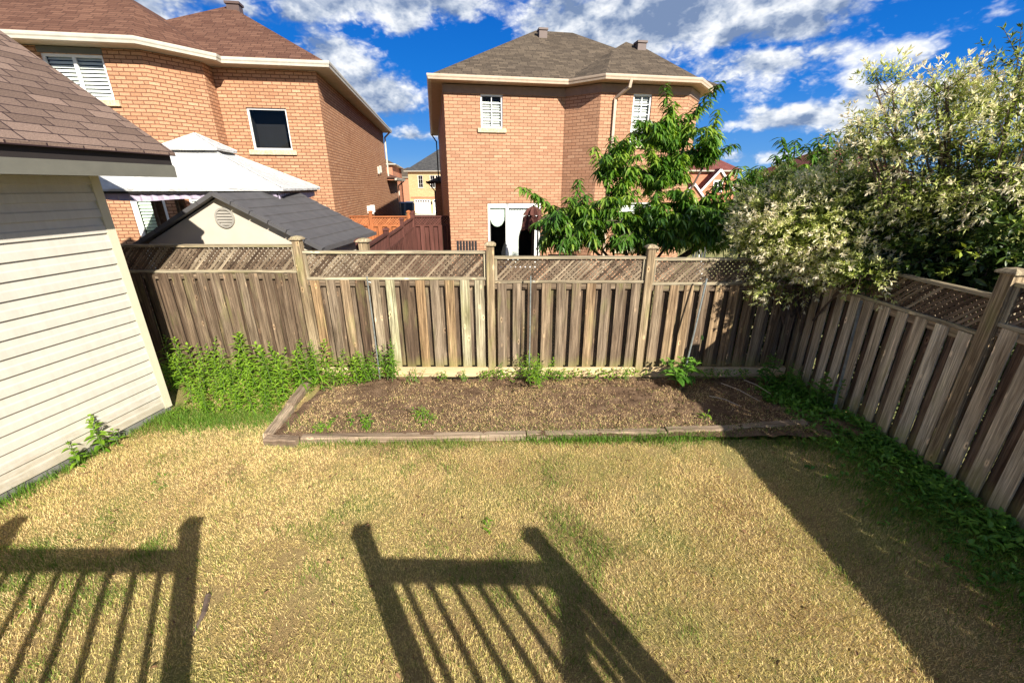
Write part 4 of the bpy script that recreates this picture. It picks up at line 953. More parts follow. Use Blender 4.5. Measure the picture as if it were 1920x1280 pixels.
# ------------------------------------------------------------ gazebo
def gazebo():
    t = thing('gazebo', 'white fabric canopy gazebo with mauve curtains between shed and left house', 'gazebo', (-6.28, 9.16, 0), R_(10))
    hx, hy, ze, za = 1.86, 1.35, 2.95, 3.66
    def tier(hx, hy, z0, tx, ty, z1, sag, name, parent):
        m = MB(); n = 10
        C = [(-hx, -hy), (hx, -hy), (hx, hy), (-hx, hy)]; Tt = [(-tx, -ty), (tx, -ty), (tx, ty), (-tx, ty)]
        for s in range(4):
            a, b, c, d = Vector((*C[s], z0)), Vector((*C[(s + 1) % 4], z0)), Vector((*Tt[(s + 1) % 4], z1)), Vector((*Tt[s], z1))
            def P(u, v): p = a.lerp(b, u).lerp(d.lerp(c, u), v); p.z -= sag * math.sin(math.pi * v) * (math.sin(math.pi * u) ** .7) + .012 * math.sin(u * 19 + s) * v * (1 - v); return p
            for i in range(n):
                for j in range(n): m.quad(P(i / n, j / n), P((i + 1) / n, j / n), P((i + 1) / n, (j + 1) / n), P(i / n, (j + 1) / n))
        # hem
            m.quad(a - Vector((0, 0, .04)), b - Vector((0, 0, .04)), b, a)
        o = m.build(name, M_['canopy'], parent, smooth=False); sm = MB()
        for s in range(4):
            a, d = Vector((*C[s], z0 + .012)), Vector((*Tt[s], z1 + .012)); sm = MB(); sm.tube([a, a.lerp(d, .5), d], .014, 5); sm.build('hip_seam', M_['canopy'], o)
        return o
    tier(hx, hy, ze, .36, .3, za, .06, 'canopy', t); tier(.52, .45, za + .02, .01, .01, za + .30, .0, 'vent_cap', t)
    for x in (-1.22, 1.22):
        for y in (.35, 1.22):
            m = MB(); m.tube([(x, y, 0), (x, y, ze)], .035, 8); m.build('post', M_['blackmetal'], t)
            c = MB()
            for k in range(14):
                a0, a1 = 2 * math.pi * k / 14, 2 * math.pi * (k + 1) / 14; r = lambda j: .10 if j % 2 else .065
                cx, cy = x, y; f = lambda a, rr, z: (cx + rr * math.cos(a), cy + rr * math.sin(a), z)
                c.quad(f(a0, r(k), .3), f(a1, r(k + 1), .3), f(a1, r(k + 1), ze - .1), f(a0, r(k), ze - .1))
            c.build('gathered_curtain', M_['bark'], t)
    m = MB()
    for (a, b) in (((-hx, -hy), (hx, -hy)), ((hx, -hy), (hx, hy)), ((hx, hy), (-hx, hy)), ((-hx, hy), (-hx, -hy))):
        m.bar((a[0] * .96, a[1] * .96, ze - .05), (b[0] * .96, b[1] * .96, ze - .05), .03, .06, tint=.5)
    m.build('top_frame', M_['blackmetal'], t)
    c = MB(); n = 60
    for (a, b) in (((-hx, -hy), (hx, -hy)), ((hx, -hy), (hx, hy)), ((hx, hy), (-hx, hy)), ((-hx, hy), (-hx, -hy))):
        for k in range(n):
            def Q(u, z): 
                x, y = a[0] + (b[0] - a[0]) * u, a[1] + (b[1] - a[1]) * u; w = .93 + .012 * math.sin(u * 130); return (x * w, y * w, z + (.02 * math.sin(u * 14) if z < ze - .1 else 0))
            c.quad(Q(k / n, ze - .19), Q((k + 1) / n, ze - .19), Q((k + 1) / n, ze - .085), Q(k / n, ze - .085))
    c.build('curtain_valance', M_['purple'], t)
gazebo()

# ------------------------------------------------------------ stained fences between the houses
def small_fence(root, a, b, top, zb, mat, zt_low=.34, n_bays=1, capm=None, dens=.15):
    a, b = Vector((*a, 0)), Vector((*b, 0)); X = (b - a); L = X.length; X.normalize(); Nn = Vector((X.y, -X.x, 0)); Z = Vector((0, 0, 1))
    for k in range(n_bays):
        s0, s1 = L * k / n_bays + .05, L * (k + 1) / n_bays - .05; z = top[k] if isinstance(top, (list, tuple)) else top; P = lambda s, d, zz: a + X * s + Nn * d + Z * zz
        m = MB(); s = s0; i = 0
        while s < s1 - .02:
            w = min(.14, s1 - s); m.obox(P(s, .02 if i % 2 else -.03, zb), X * w, Nn * .016, Z * (z - zt_low - zb)); s += dens; i += 1
        m.build('boards', mat, root)
        m = MB(); m.obox(P(s0, -.035, z - zt_low), X * (s1 - s0), Nn * .07, Z * .04); m.obox(P(s0, -.045, z - .04), X * (s1 - s0), Nn * .09, Z * .04); m.build('rail', mat, root)
        lattice(P(s0, -.01, z - zt_low + .04), X, Z, s1 - s0, zt_low - .08, Nn, mat, root, pitch=.062, sw=.036)
    for k in range(n_bays + 1):
        p = a + X * (L * k / n_bays); z = (top[min(k, n_bays - 1)] if isinstance(top, (list, tuple)) else top) + .12; post(root, p, .10, zb, z, mat, capm or mat, .14, X)
f = thing('stained_fence', 'dark brown stained fence panel with lattice between the two brick houses', 'fence'); small_fence(f, (-3.32, 14.6), (-2.02, 14.72), 2.05, -.05, M_['stain'])
f = thing('stained_fence', 'dark brown dividing fence running back from the yard fence to the brown panel', 'fence'); small_fence(f, (-2.52, 7.0), (-3.34, 14.5), [2.02, 1.96, 2.0], -.05, M_['stain'], n_bays=3)
f = thing('stained_fence', 'orange brown stained lattice top fence beside the left brick house', 'fence'); small_fence(f, (-5.9, 14.2), (-3.45, 14.5), [2.08, 2.06], -.05, M_['orange'], n_bays=2)
pst = thing('fence_post', 'mossy square fence post with flat cap behind the lattice near the resin shed', 'post'); post(pst, (-2.36, 6.75, 0), .13, 0, 2.17, M_['post'], M_['cap'], .2)

# ------------------------------------------------------------ far houses
def simple_house(label, loc, rz, w, d, ze, zg, brick, shingle, pitch, wins=(), extra=None, roofpoly=None):
    t = thing('brick_house', label, 'house', (*loc, zg), R_(rz)); W = MB()
    wall(W, (0, 0), (w, 0), -.5, ze, [x[:4] for x in wins]); wall(W, (w, 0), (w, d), -.5, ze); wall(W, (0, d), (0, 0), -.5, ze); wall(W, (w, d), (0, d), -.5, ze); W.build('brick_walls', brick, t)
    for x in wins: window(t, (0, 0), (w, 0), x[:4], 'none', grid=x[4], fw=.07, sill=True)
    hip_roof(roofpoly or [(-.4, -.4), (w + .4, -.4), (w + .4, d + .4), (-.4, d + .4)], ze + .08, pitch).build('roof', shingle, t)
    eaves(t, [(-.4, d), (-.4, -.4), (w + .4, -.4), (w + .4, d)], ze - .04, M_['gutterw'], M_['soffit1'], .42)
    if extra: extra(t)
    return t
def garage_doors(t):
    for x in (.75, 3.75):
        m = MB(); m.box(x, x + 2.6, -.05, -.01, 0, 2.1, .5, False)
        o = m.build('garage_door', M_['white'], t)
        g = MB()
        for k in range(6): g.box(x + .14 + k * .4, x + .42 + k * .4, -.062, -.052, 1.72, 1.95, .5, False)
        g.build('door_windows', M_['dark'], o)
        g = MB()
        for k in range(1, 4): g.box(x, x + 2.6, -.055, -.0505, k * .52 - .01, k * .52 + .01, .5, False)
        g.build('panel_joint', M_['fascia'], o)
    m = MB(); m.box(3.46, 3.62, -.12, -.01, 1.4, 1.8, .5, False); m.build('wall_lamp', M_['blackmetal'], t)
    m = MB(); m.box(.2, 7.2, -.06, -.01, 2.25, 2.5, .5, False); m.build('brick_lintel', M_['brick4'], t)
simple_house('distant tan brick house with white double garage doors seen between the houses', (-16.4, 70.6), -6, 9.5, 10, 6.25, -1.15, M_['brick3'], M_['shingle4'], .75,
             [(1.55, 2.35, 3.85, 5.7, (2, 3)), (3.5, 4.3, 3.85, 5.7, (2, 3)), (4.35, 5.15, 3.85, 5.7, (2, 3))], garage_doors)
def round_window(t):
    m = MB(); n = 20; c = (8.0, 4.6)
    m.face([(c[0] + .5 * math.cos(2 * math.pi * i / n), -.03, c[1] + .5 * math.sin(2 * math.pi * i / n)) for i in range(n)]); o = m.build('round_window', M_['white'], t)
simple_house('distant red brick house with a round white window beside the garage house', (-26.5, 57), 10, 11, 17, 6.3, -.7, M_['brick4'], M_['shingle2'], .5, [], round_window)
simple_house('farthest low brown roofed house peeking over the distant street', (-30, 104), 4, 24, 10, 6.0, -1.2, M_['brick4'], M_['shingle2'], .42)
def gables(t):
    for (cx, zb, hw, zt, yy) in ((6.3, 3.4, 1.75, 5.3, -1.2), (3.2, 1.9, 2.0, 3.9, -1.9)):
        m = MB(); m.face([(cx - hw, yy, zb), (cx + hw, yy, zb), (cx, yy, zt)]); m.box(cx - hw + .1, cx + hw - .1, yy + .01, 0, -.5, zb, .5, False); g = m.build('gable_wall', M_['brick4'], t)
        r = MB()
        for s in (-1, 1):
            a, b = Vector((cx, yy - .15, zt + .12)), Vector((cx + s * (hw + .3), yy - .15, zb - .22)); dv = Vector((0, 3.8, 0)); r.quad(a, b, b + dv, a + dv) if s < 0 else r.quad(b, a, a + dv, b + dv)
        r.build('gable_roof', M_['shingle5'], g)
        e = MB()
        for s in (-1, 1): e.bar((cx, yy - .17, zt + .02), (cx + s * (hw + .3), yy - .17, zb - .33), .06, .2, tint=.5)
        e.build('white_bargeboard', M_['white'], g)
    w = MB(); w.box(5.75, 6.85, -1.26, -1.205, 3.1, 4.3, .5, False); wo = w.build('gable_window', M_['white'], t)
    d = MB(); [d.box(5.85 + .48 * i, 6.25 + .48 * i, -1.275, -1.262, 3.22 + .5 * j, 3.64 + .5 * j, .5, False) for i in range(2) for j in range(2)]; d.build('pane', M_['dark'], wo)
simple_house('distant red brick house with maroon roof and white trimmed gables behind the peach tree', (15.2, 47), 8, 9.2, 9, 5.2, -.75, M_['brick4'], M_['shingle5'], .62, [], gables)
simple_house('distant maroon roofed house mostly hidden behind the shrubs on the right', (32, 48), 8, 12, 9, 5.0, -.75, M_['brick4'], M_['shingle5'], .55)
def bin_(label, p):
    t = thing('trash_bin', label, 'bin', p); m = MB()
    b, tt = .24, .31; lo = [(-b, -b, .0), (b, -b, 0), (b, b, 0), (-b, b, 0)]; hi = [(-tt, -tt, .95), (tt, -tt, .95), (tt, tt, .95), (-tt, tt, .95)]
    for i in range(4): m.quad(lo[i], lo[(i + 1) % 4], hi[(i + 1) % 4], hi[i])
    m.build('bin_body', M_['bin'], t); m = MB(); m.face([(-.33, -.35, .955), (.33, -.35, .955), (.33, .33, 1.06), (-.33, .33, 1.06)]); m.face([(-.33, -.35, .95), (.33, -.35, .95), (.33, -.35, .99), (-.33, -.35, .99)]); m.build('lid', M_['bin'], t)
M_['bin'] = mat_plain('blue_grey_plastic', (.09, .12, .17), .5)
p = at(753, 396, 33); bin_('blue grey wheelie bin close to the white downspout of the left house', (p.x, 33, .8)); p = at(769, 396, 34); bin_('blue grey wheelie bin nearer the tan garage house', (p.x, 34, .8))
def street_lamp():
    p = at(1560, 288, 38); t = thing('street_lamp', 'small black lantern street lamp above the shrubs', 'street lamp', (p.x, 38, -.3))
    h = p.z + .3; m = MB(); m.tube([(0, 0, 0), (0, 0, h - .5), (.1, 0, h)], [.09, .06, .05], 8); m.build('pole', M_['blackmetal'], t)
    m = MB(); m.tube([(.1, 0, h), (-.3, 0, h + .25), (-.9, 0, h + .1)], .035, 6); m.build('arm', M_['blackmetal'], t)
    m = MB(); m.box(-1.15, -.7, -.2, .2, h - .45, h + .05, .5, False); m.build('lantern', M_['gutterw'], t)
street_lamp()

# ------------------------------------------------------------ the deck behind the camera (its railing throws the shadows on the lawn)
def deck():
    t = thing('wooden_deck', 'brown wooden deck with baluster railing under the viewpoint', 'deck')
    hp, hr = 2.06, 1.83; L = 2.1 / math.tan(R_(SUN_EL)); ox, oy = math.sin(R_(SUN_AZ)) * L, math.cos(R_(SUN_AZ)) * L
    tips = [(-4.74, 3.13), (-3.056, 3.13), (-1.43, 3.03), (.134, 3.0)]
    P = [(x + ox, y + oy) for x, y in tips]
    def bal(x, y, z0=1.12): m = MB(); m.box(x - .019, x + .019, y - .019, y + .019, z0, hr - .02, .5); m.build('baluster', M_['deck'], t)
    for x, y in P + [(P[3][0], P[3][1] - 1.9), (P[0][0] - 1.7, P[0][1])]:
        m = MB(); m.box(x - .06, x + .06, y - .06, y + .06, 0, hp, .5); po = m.build('post', M_['deck'], t)
        m = MB(); m.box(x - .075, x + .075, y - .075, y + .075, hp, hp + .04, .5); m.build('post_cap', M_['deck'], po)
    def rail(a, b):
        m = MB(); a, b = Vector((*a, 0)), Vector((*b, 0)); z = Vector((0, 0, 1)); m.bar(a + z * hr, b + z * hr, .13, .04, tint=.5); m.bar(a + z * (hr - .06), b + z * (hr - .06), .04, .08, tint=.5); m.bar(a + z * 1.1, b + z * 1.1, .04, .08, tint=.5); m.build('hand_rail', M_['deck'], t)
        d = b - a; n = int(d.length / .19)
        for k in range(1, n): p = a + d * k / n; bal(p.x, p.y)
    rail(P[0], P[1]); rail(P[2], P[3]); rail(P[3], (P[3][0], P[3][1] - 1.9)); rail((P[0][0] - 1.7, P[0][1]), P[0])
    m = MB()
    x0, x1 = P[0][0] - 1.7, P[3][0] + .08; yb = P[3][1] - 2.0
    k = 0; y = yb
    while y < min(P[0][1], P[3][1]) - .05: m.box(x0, x1, y, y + .135, .98, 1.01, None); y += .142
    m.build('deck_floor', M_['deck'], t)
deck()

# ------------------------------------------------------------ foliage
def v3(p): return np.array([p[0], p[1], p[2]], float)
def bez(a, b, c, n):
    t = np.linspace(0, 1, n)[:, None]; return (1 - t) ** 2 * a + 2 * t * (1 - t) * b + t * t * c
def peach_tree():
    base = v3(at(1195, 470, 8.9)); base[2] = 0
    t = thing('peach_tree', 'peach tree with drooping glossy green leaves in front of the centre house', 'tree', tuple(base))
    B = lambda p: v3(p) - base
    wood = MB(); fork = B((base[0] + .05, base[1], 1.0)); wood.tube([(0, 0, -.05), (.03, 0, .5), tuple(fork)], [.085, .07, .06], 9)
    shoots = []     # (root, tip)
    tips = [(975, 360, 8.4), (1000, 372, 8.3), (1035, 395, 8.3), (1005, 430, 8.2), (1030, 440, 8.1), (1112, 285, 8.8), (1120, 330, 8.6), (1085, 345, 8.5), (1150, 265, 8.8), (1165, 300, 8.6),
            (1215, 235, 8.9), (1222, 290, 8.8), (1245, 170, 8.8), (1262, 200, 8.7), (1270, 255, 8.8), (1300, 250, 8.9), (1330, 200, 8.8), (1350, 165, 8.8), (1345, 215, 8.7), (1335, 262, 8.7), (1310, 295, 8.7), (1285, 320, 8.6),
            (1240, 330, 8.5), (1200, 320, 8.4), (1180, 350, 8.3), (1140, 380, 8.2), (1100, 375, 8.1), (1065, 380, 8.2), (1230, 370, 8.0), (1290, 365, 8.1), (1330, 375, 8.2), (1380, 345, 8.4), (1410, 325, 8.6), (1370, 385, 8.2),
            (1100, 420, 7.9), (1150, 430, 7.8), (1190, 415, 7.8), (1240, 420, 7.7), (1300, 425, 7.8), (1350, 420, 7.9), (1395, 400, 8.0), (1070, 440, 8.0), (1120, 462, 7.9), (1175, 466, 7.8), (1225, 468, 7.8), (1290, 466, 7.8), (1340, 462, 7.8), (1385, 452, 7.8),
            (1450, 300, 8.8), (1462, 268, 8.8), (1490, 272, 8.8), (1505, 282, 8.8), (1530, 268, 8.6), (1555, 258, 8.6), (1560, 290, 8.6), (1440, 340, 8.5), (1500, 330, 8.5), (1550, 330, 8.3)]
    limbs = {}
    hubs = [(1150, 380, 8.7), (1080, 410, 8.5), (1235, 340, 8.9), (1260, 270, 8.9), (1325, 300, 8.9), (1300, 390, 8.6), (1200, 430, 8.5), (1400, 400, 8.7), (1480, 340, 8.9), (1040, 400, 8.6), (1130, 330, 8.9), (1540, 320, 8.7)]
    H = [B(at(*h)) for h in hubs]
    for k, h in enumerate(H):
        mid = (fork + h) / 2 + np.array([0, 0, -.12]); pts = bez(fork, mid, h, 7); wood.tube([tuple(p) for p in pts], list(np.linspace(.04, .018, 7)), 6)
    tips += [(1400, 352, 8.3), (1420, 335, 8.5), (1445, 350, 8.3), (1470, 335, 8.4), (1500, 350, 8.2), (1390, 372, 8.1), (1430, 380, 8.1), (1475, 300, 8.7), (1520, 300, 8.6)]
    tipsB = [B(at(*q)) for q in tips]
    # filler shoots inside the low spreading crown
    for k in range(430):
        px = rng.uniform(1020, 1500); py = rng.uniform(375 + 30 * abs((px - 1200) / 200) ** 1.5 if px < 1200 else (388 if px < 1385 else 345), 476); tipsB.append(B(at(px, py, rng.uniform(7.7, 9.6))))
    for k in range(70):
        px = rng.normal(1275, 34); py = rng.uniform(215, 345); px = min(px, 1285) if py > 290 else px; tipsB.append(B(at(px, py, rng.uniform(8.5, 9.2))))
    for k in range(75): tipsB.append(B(at(rng.uniform(1378, 1530), rng.uniform(318, 385), rng.uniform(7.9, 9.0))))
    for k in range(130): tipsB.append(B(at(rng.uniform(1010, 1400), rng.uniform(415, 478), rng.uniform(8.4, 9.6))))
    for k in range(170):
        py = rng.uniform(235, 380); wl = (py - 150) / 210.; px = rng.uniform(1250 - 165 * wl, 1355 - 10 * wl)
        if px > 1285 and py > 300: continue
        if vnoise(px, py, .016, 77) < .30: continue
        tipsB.append(B(at(px, py, rng.uniform(8.2, 9.3))))
    P, D, U, L, W, T = [], [], [], [], [], []
    for k, tp in enumerate(tipsB):
        j = int(np.argmin([np.linalg.norm(tp - h) + (0.25 if h[2] > tp[2] + .1 else 0) for h in H])); h = H[j]
        top = tp + np.array([0, 0, .10]); ctrl = h + (top - h) * .5 + np.array([0, 0, .12 * np.linalg.norm(top - h)]); n = 12
        pts = bez(h, ctrl, top, n); wood.tube([tuple(p) for p in pts[::2]] + [tuple(pts[-1])], list(np.linspace(.013, .003, 7)), 5)
        ln = np.linalg.norm(top - h); m = int(min(ln, .75) / .016) + 10; bright = rng.uniform(.42, 1.0)
        for q in range(m):
            f = 1 - (q / m) * min(1, .75 / max(ln, .2)) ; f = max(.05, f); p = (1 - f) ** 2 * h + 2 * f * (1 - f) * ctrl + f * f * top
            a = q * 2.4 + rng.uniform(-.4, .4); dn = rng.uniform(.15, 1.1); d = np.array([math.cos(a), math.sin(a), -dn]); ax = top - h; d += .45 * ax / max(ln, .1)
            P.append(p); D.append(d); U.append([rng.normal(0, .3), rng.normal(0, .3), 1]); L.append(rng.uniform(.10, .21)); W.append(rng.uniform(.034, .058)); T.append(np.clip(bright + rng.normal(0, .17), 0, 1))
    V, F, tt = leaf_mesh(P, D, U, np.array(L), np.array(W), np.array(T), droop=rng.uniform(.25, .6, len(P)), fold=.28)
    wood.build('trunk', M_['bark'], t, smooth=True); tri_obj('foliage', V, F, tt, M_['peach'], t)
peach_tree()

def shrub(name, label, cat, vols, base, seed, creamy=.6, mat='willow', leaf=(.042, .074), wid=.28, spray=.22, nl=13, stems=9, extra_tips=(), gapn=.0, leggy=True):
    """vols: (px, py, Y, rx, ry, rz, sprays) world ellipsoids; leaf sprays stand outward from the stems"""
    g = np.random.default_rng(seed); base = v3(base); t = thing(name, label, cat, tuple(base)); wood = MB()
    P, D, U, L, W, T = [], [], [], [], [], []; cen = []
    for (px, py, Y, rx, ry, rz, ns, cr) in vols:
        c = v3(at(px, py, Y)) - base; cen.append(c)
        # stems to points in the volume
        tg = []
        for k in range(max(2, int(stems * ns / 400))):
            q = g.normal(0, 1, 3); q /= np.linalg.norm(q); e = c + q * np.array([rx, ry, rz]) * g.uniform(.35, .8); tg.append(e)
            s0 = np.array([g.uniform(-.2, .2), g.uniform(-.15, .15), .0]); mid = s0 * .5 + e * .5 + np.array([0, 0, .35]) + g.normal(0, .1, 3); pts = bez(s0, mid, e, 9); wood.tube([tuple(p) for p in pts], list(np.linspace(.028, .007, 9)), 6)
        m = 0
        while m < ns:
            q = g.normal(0, 1, 3); q /= np.linalg.norm(q); r = g.uniform(0, 1) ** .38; p = c + q * np.array([rx, ry, rz]) * r
            wp = p + base
            if gapn > 0 and vnoise(wp[0] * 1.0 + wp[1] * .6, wp[2] * 1.0 + 3, 3.4, seed) < gapn and g.random() < .93: m += .35; continue
            m += 1
            out = q * .9 + np.array([0, 0, .25 + (.5 if wp[2] > 3.2 else -.35)]) + g.normal(0, .35, 3); out /= np.linalg.norm(out)
            bend = g.uniform(.0, .35); ln = spray * g.uniform(.6, 1.35); tip = p + out * ln; tip[2] -= bend * ln
            if g.random() < .3: wood.tube([tuple(p - out * ln * .5), tuple(p), tuple(tip)], [.005, .004, .002], 4)
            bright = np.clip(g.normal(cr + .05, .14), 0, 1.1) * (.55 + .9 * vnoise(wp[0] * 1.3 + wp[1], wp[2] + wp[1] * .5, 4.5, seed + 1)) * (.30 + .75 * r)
            for k in range(nl + 5):
                f = min(1., (k + .5) / nl); pp = p + (tip - p) * f; a = k * 1.9 + g.uniform(-.3, .3)
                e1 = np.cross(out, [0, 0, 1.]); e1 /= max(1e-3, np.linalg.norm(e1)); e2 = np.cross(out, e1)
                d = (e1 * math.cos(a) + e2 * math.sin(a)) * (.9 if f < .85 else .7) + out * (.55 if f < .85 else .9)
                P.append(pp); D.append(d); U.append(g.normal(0, .6, 3) + [0, 0, 1]); L.append(g.uniform(*leaf)); W.append(wid)
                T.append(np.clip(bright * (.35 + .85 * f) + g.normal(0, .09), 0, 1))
    L = np.array(L); V, F, tt = small_leaf(P, D, U, L, L * np.array(W), np.array(T))
    wood.build('stems', M_['bark'], t, smooth=True); tri_obj('foliage', V, F, tt, M_[mat], t)
    return t
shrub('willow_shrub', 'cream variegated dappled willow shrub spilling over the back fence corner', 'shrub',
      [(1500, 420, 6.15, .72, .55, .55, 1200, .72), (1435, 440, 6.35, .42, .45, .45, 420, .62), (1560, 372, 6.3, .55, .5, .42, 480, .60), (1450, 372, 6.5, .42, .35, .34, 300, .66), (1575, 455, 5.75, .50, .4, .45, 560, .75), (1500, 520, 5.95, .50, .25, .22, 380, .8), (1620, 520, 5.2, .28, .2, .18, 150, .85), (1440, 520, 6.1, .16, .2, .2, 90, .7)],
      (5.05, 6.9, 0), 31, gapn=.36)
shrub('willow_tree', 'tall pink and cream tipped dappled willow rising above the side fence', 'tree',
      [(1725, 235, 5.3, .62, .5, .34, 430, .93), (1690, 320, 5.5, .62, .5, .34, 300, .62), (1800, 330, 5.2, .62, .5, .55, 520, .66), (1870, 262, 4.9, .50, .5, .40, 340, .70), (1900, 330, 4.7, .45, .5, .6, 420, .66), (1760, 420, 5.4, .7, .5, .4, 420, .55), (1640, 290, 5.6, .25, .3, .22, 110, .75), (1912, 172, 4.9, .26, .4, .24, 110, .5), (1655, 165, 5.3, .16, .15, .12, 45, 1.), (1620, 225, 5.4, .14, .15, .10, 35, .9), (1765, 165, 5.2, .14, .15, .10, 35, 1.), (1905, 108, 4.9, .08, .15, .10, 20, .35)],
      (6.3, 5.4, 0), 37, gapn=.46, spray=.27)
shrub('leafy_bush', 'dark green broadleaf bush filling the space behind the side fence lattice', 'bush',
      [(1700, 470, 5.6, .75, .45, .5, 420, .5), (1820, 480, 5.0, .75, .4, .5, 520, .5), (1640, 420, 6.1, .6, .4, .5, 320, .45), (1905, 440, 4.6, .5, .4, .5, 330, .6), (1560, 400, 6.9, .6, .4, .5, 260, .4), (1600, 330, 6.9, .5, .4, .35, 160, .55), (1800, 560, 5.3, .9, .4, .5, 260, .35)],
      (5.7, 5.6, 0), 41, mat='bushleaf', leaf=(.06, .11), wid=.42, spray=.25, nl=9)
shrub('golden_shrub', 'small yellow green shrub between the peach tree and the variegated willow', 'shrub',
      [(1400, 400, 7.4, .22, .25, .2, 110, .9)], (at(1400, 400, 7.4).x, 7.4, 0), 43, mat='bushleaf', leaf=(.03, .05), wid=.5, spray=.12, nl=14)

# ------------------------------------------------------------ weeds
def weed_proto(h, n, Lr, Wr, seed, droop=.35, mat='weed', name='tall_weed', label='', cat='weed', group=None, lean=.1, tight=.022, br=.6):
    g = np.random.default_rng(seed); t = thing(name, label, cat, (0, 0, 0), 0, group); wood = MB(); P, D, U, L, W, T = [], [], [], [], [], []
    for s in range(n):
        a = g.uniform(0, 6.28); r = g.uniform(0, .05 * n ** .5); p0 = np.array([r * math.cos(a), r * math.sin(a), 0]); hh = h * g.uniform(.7, 1.05); top = p0 + np.array([g.normal(0, lean) * hh, g.normal(0, lean) * hh, hh]); mid = (p0 + top) / 2 + np.array([g.normal(0, .02), g.normal(0, .02), .02])
        pts = bez(p0, mid, top, 6); wood.tube([tuple(p) for p in pts], list(np.linspace(.006, .002, 6)), 5, cap=False); m = int(hh / tight)
        for k in range(m):
            f = .1 + .9 * k / m; pp = (1 - f) ** 2 * p0 + 2 * f * (1 - f) * mid + f * f * top; aa = k * 2.4; upw = .15 + 1.3 * f ** 4; sz = (1 - .72 * f ** 3) * (.5 + .5 * min(1, f * 3))
            P.append(pp); D.append([math.cos(aa), math.sin(aa), upw]); U.append([0, 0, 1]); L.append(g.uniform(*Lr) * sz); W.append(g.uniform(*Wr) * (.6 + .4 * sz)); T.append(np.clip(br * (.45 + .7 * f) + g.normal(0, .12), 0, 1))
    V, F, tt = leaf_mesh(P, D, U, np.array(L), np.array(W), np.array(T), droop=g.uniform(.15, droop * 1.6, len(P)), fold=.3)
    wood.build('stem', M_['stem'], t); tri_obj('leaves', V, F, tt, M_[mat], t); return t
def dup(root, loc, rz, s, label=None):
    r = root.copy(); COL.objects.link(r); r.location = loc; r.rotation_euler = (0, 0, rz); r.scale = (s, s, s)
    if label: r['label'] = label
    for ch in list(root.children):
        c = ch.copy(); COL.objects.link(c); c.parent = r
    return r
TW = 'one of the tall leafy green weeds crowding the left fence corner'; GW = 'tall leafy weeds in the left fence corner'
KINDS = [(.84, 1, (.15, .22), (.030, .042), .021, .3, .07, .92), (.74, 2, (.11, .17), (.020, .030), .020, .35, .12, .72), (.62, 3, (.08, .12), (.030, .045), .026, .25, .2, 1.0), (.88, 1, (.16, .23), (.026, .036), .024, .5, .10, .82), (.70, 1, (.14, .20), (.034, .048), .026, .2, .05, 1.0), (.66, 4, (.07, .11), (.014, .022), .022, .4, .22, .65)]
protos = [weed_proto(q[0], q[1], q[2], q[3], 100 + k, label=TW, group=GW, tight=q[4], droop=q[5], lean=q[6], br=q[7]) for k, q in enumerate(KINDS)]
spots = []
for _try in range(6000):
    if len(spots) >= 64: break
    x = random.uniform(-5.5, -2.35); y = random.uniform(5.0, 6.22)
    lim = 5.65 if x < -4.72 else 5.30 if x < -4.4 else 5.0 if x < -3.3 else 5.75 if x < -2.9 else 5.95
    if y < lim: continue
    if all((x - a) ** 2 + (y - b) ** 2 > .030 for a, b in spots): spots.append((x, y))
for k, (x, y) in enumerate(spots):
    s = .62 + .45 * (y - 5.0) / 1.2 + random.uniform(-.08, .14); s *= 1.0 if x < -2.9 else .78
    if k < 6: protos[k].location = (x, y, .02); protos[k].scale = (s, s, s); protos[k].rotation_euler = (0, 0, random.uniform(0, 6))
    else: dup(protos[(k * 7 + k // 5) % 6], (x, y, .02), random.uniform(0, 6.28), s)
def place(label, x, y, z=0.05, **kw):
    kw.setdefault('name', 'weed_clump'); o = weed_proto(label=label, **kw); o.location = (x, y, z); return o
place('leggy weed with reddish tips standing against the pale boards of the second fence bay', -1.98, 6.15, h=.66, n=9, Lr=(.08, .12), Wr=(.025, .04), seed=201, tight=.03, br=.6, lean=.16)
place('bushy green weed left of the leggy weed against the second fence bay', -2.3, 6.12, h=.5, n=10, Lr=(.08, .12), Wr=(.025, .04), seed=202, tight=.028, br=.6, lean=.22)
place('spiky grassy weed clump at the foot of the tall hooked stake', .36, 6.05, h=.42, n=20, Lr=(.08, .14), Wr=(.014, .024), seed=203, tight=.018, br=.85, lean=.42)
place('low weed tuft right of the hooked stake clump', .78, 6.13, h=.18, n=8, Lr=(.05, .08), Wr=(.014, .022), seed=204, tight=.02, lean=.4)
place('dark broadleaf clump at the foot of the galvanised stake', 2.70, 5.98, h=.42, n=13, Lr=(.16, .26), Wr=(.05, .08), seed=205, tight=.04, mat='weedd', lean=.42, br=.8)
place('feathery weed on the kick board right of the centre post', 1.78, 6.15, h=.22, n=6, Lr=(.05, .08), Wr=(.008, .014), seed=206, tight=.016, lean=.5, br=.8)
place('small broadleaf weed in front of the third fence bay', 1.28, 6.18, h=.14, n=5, Lr=(.06, .1), Wr=(.02, .03), seed=207, tight=.025, lean=.3)
place('small vine climbing the board beside the middle fence post', -.22, 6.27, h=.34, n=2, Lr=(.05, .07), Wr=(.03, .04), seed=208, tight=.04, mat='weedd', lean=.05)
place('low weed below the second bay kick board left of the middle post', -.75, 6.14, h=.16, n=6, Lr=(.05, .08), Wr=(.02, .03), seed=209, tight=.025, lean=.4)
place('tiny weed under the kick board farther left of the middle post', -1.15, 6.14, h=.15, n=5, Lr=(.05, .08), Wr=(.02, .03), seed=210, tight=.025, lean=.35)
place('yellowing weed sprawling at the back left of the soil bed', -1.55, 6.05, h=.22, n=8, Lr=(.05, .09), Wr=(.012, .02), seed=211, tight=.025, lean=.55, br=.85)
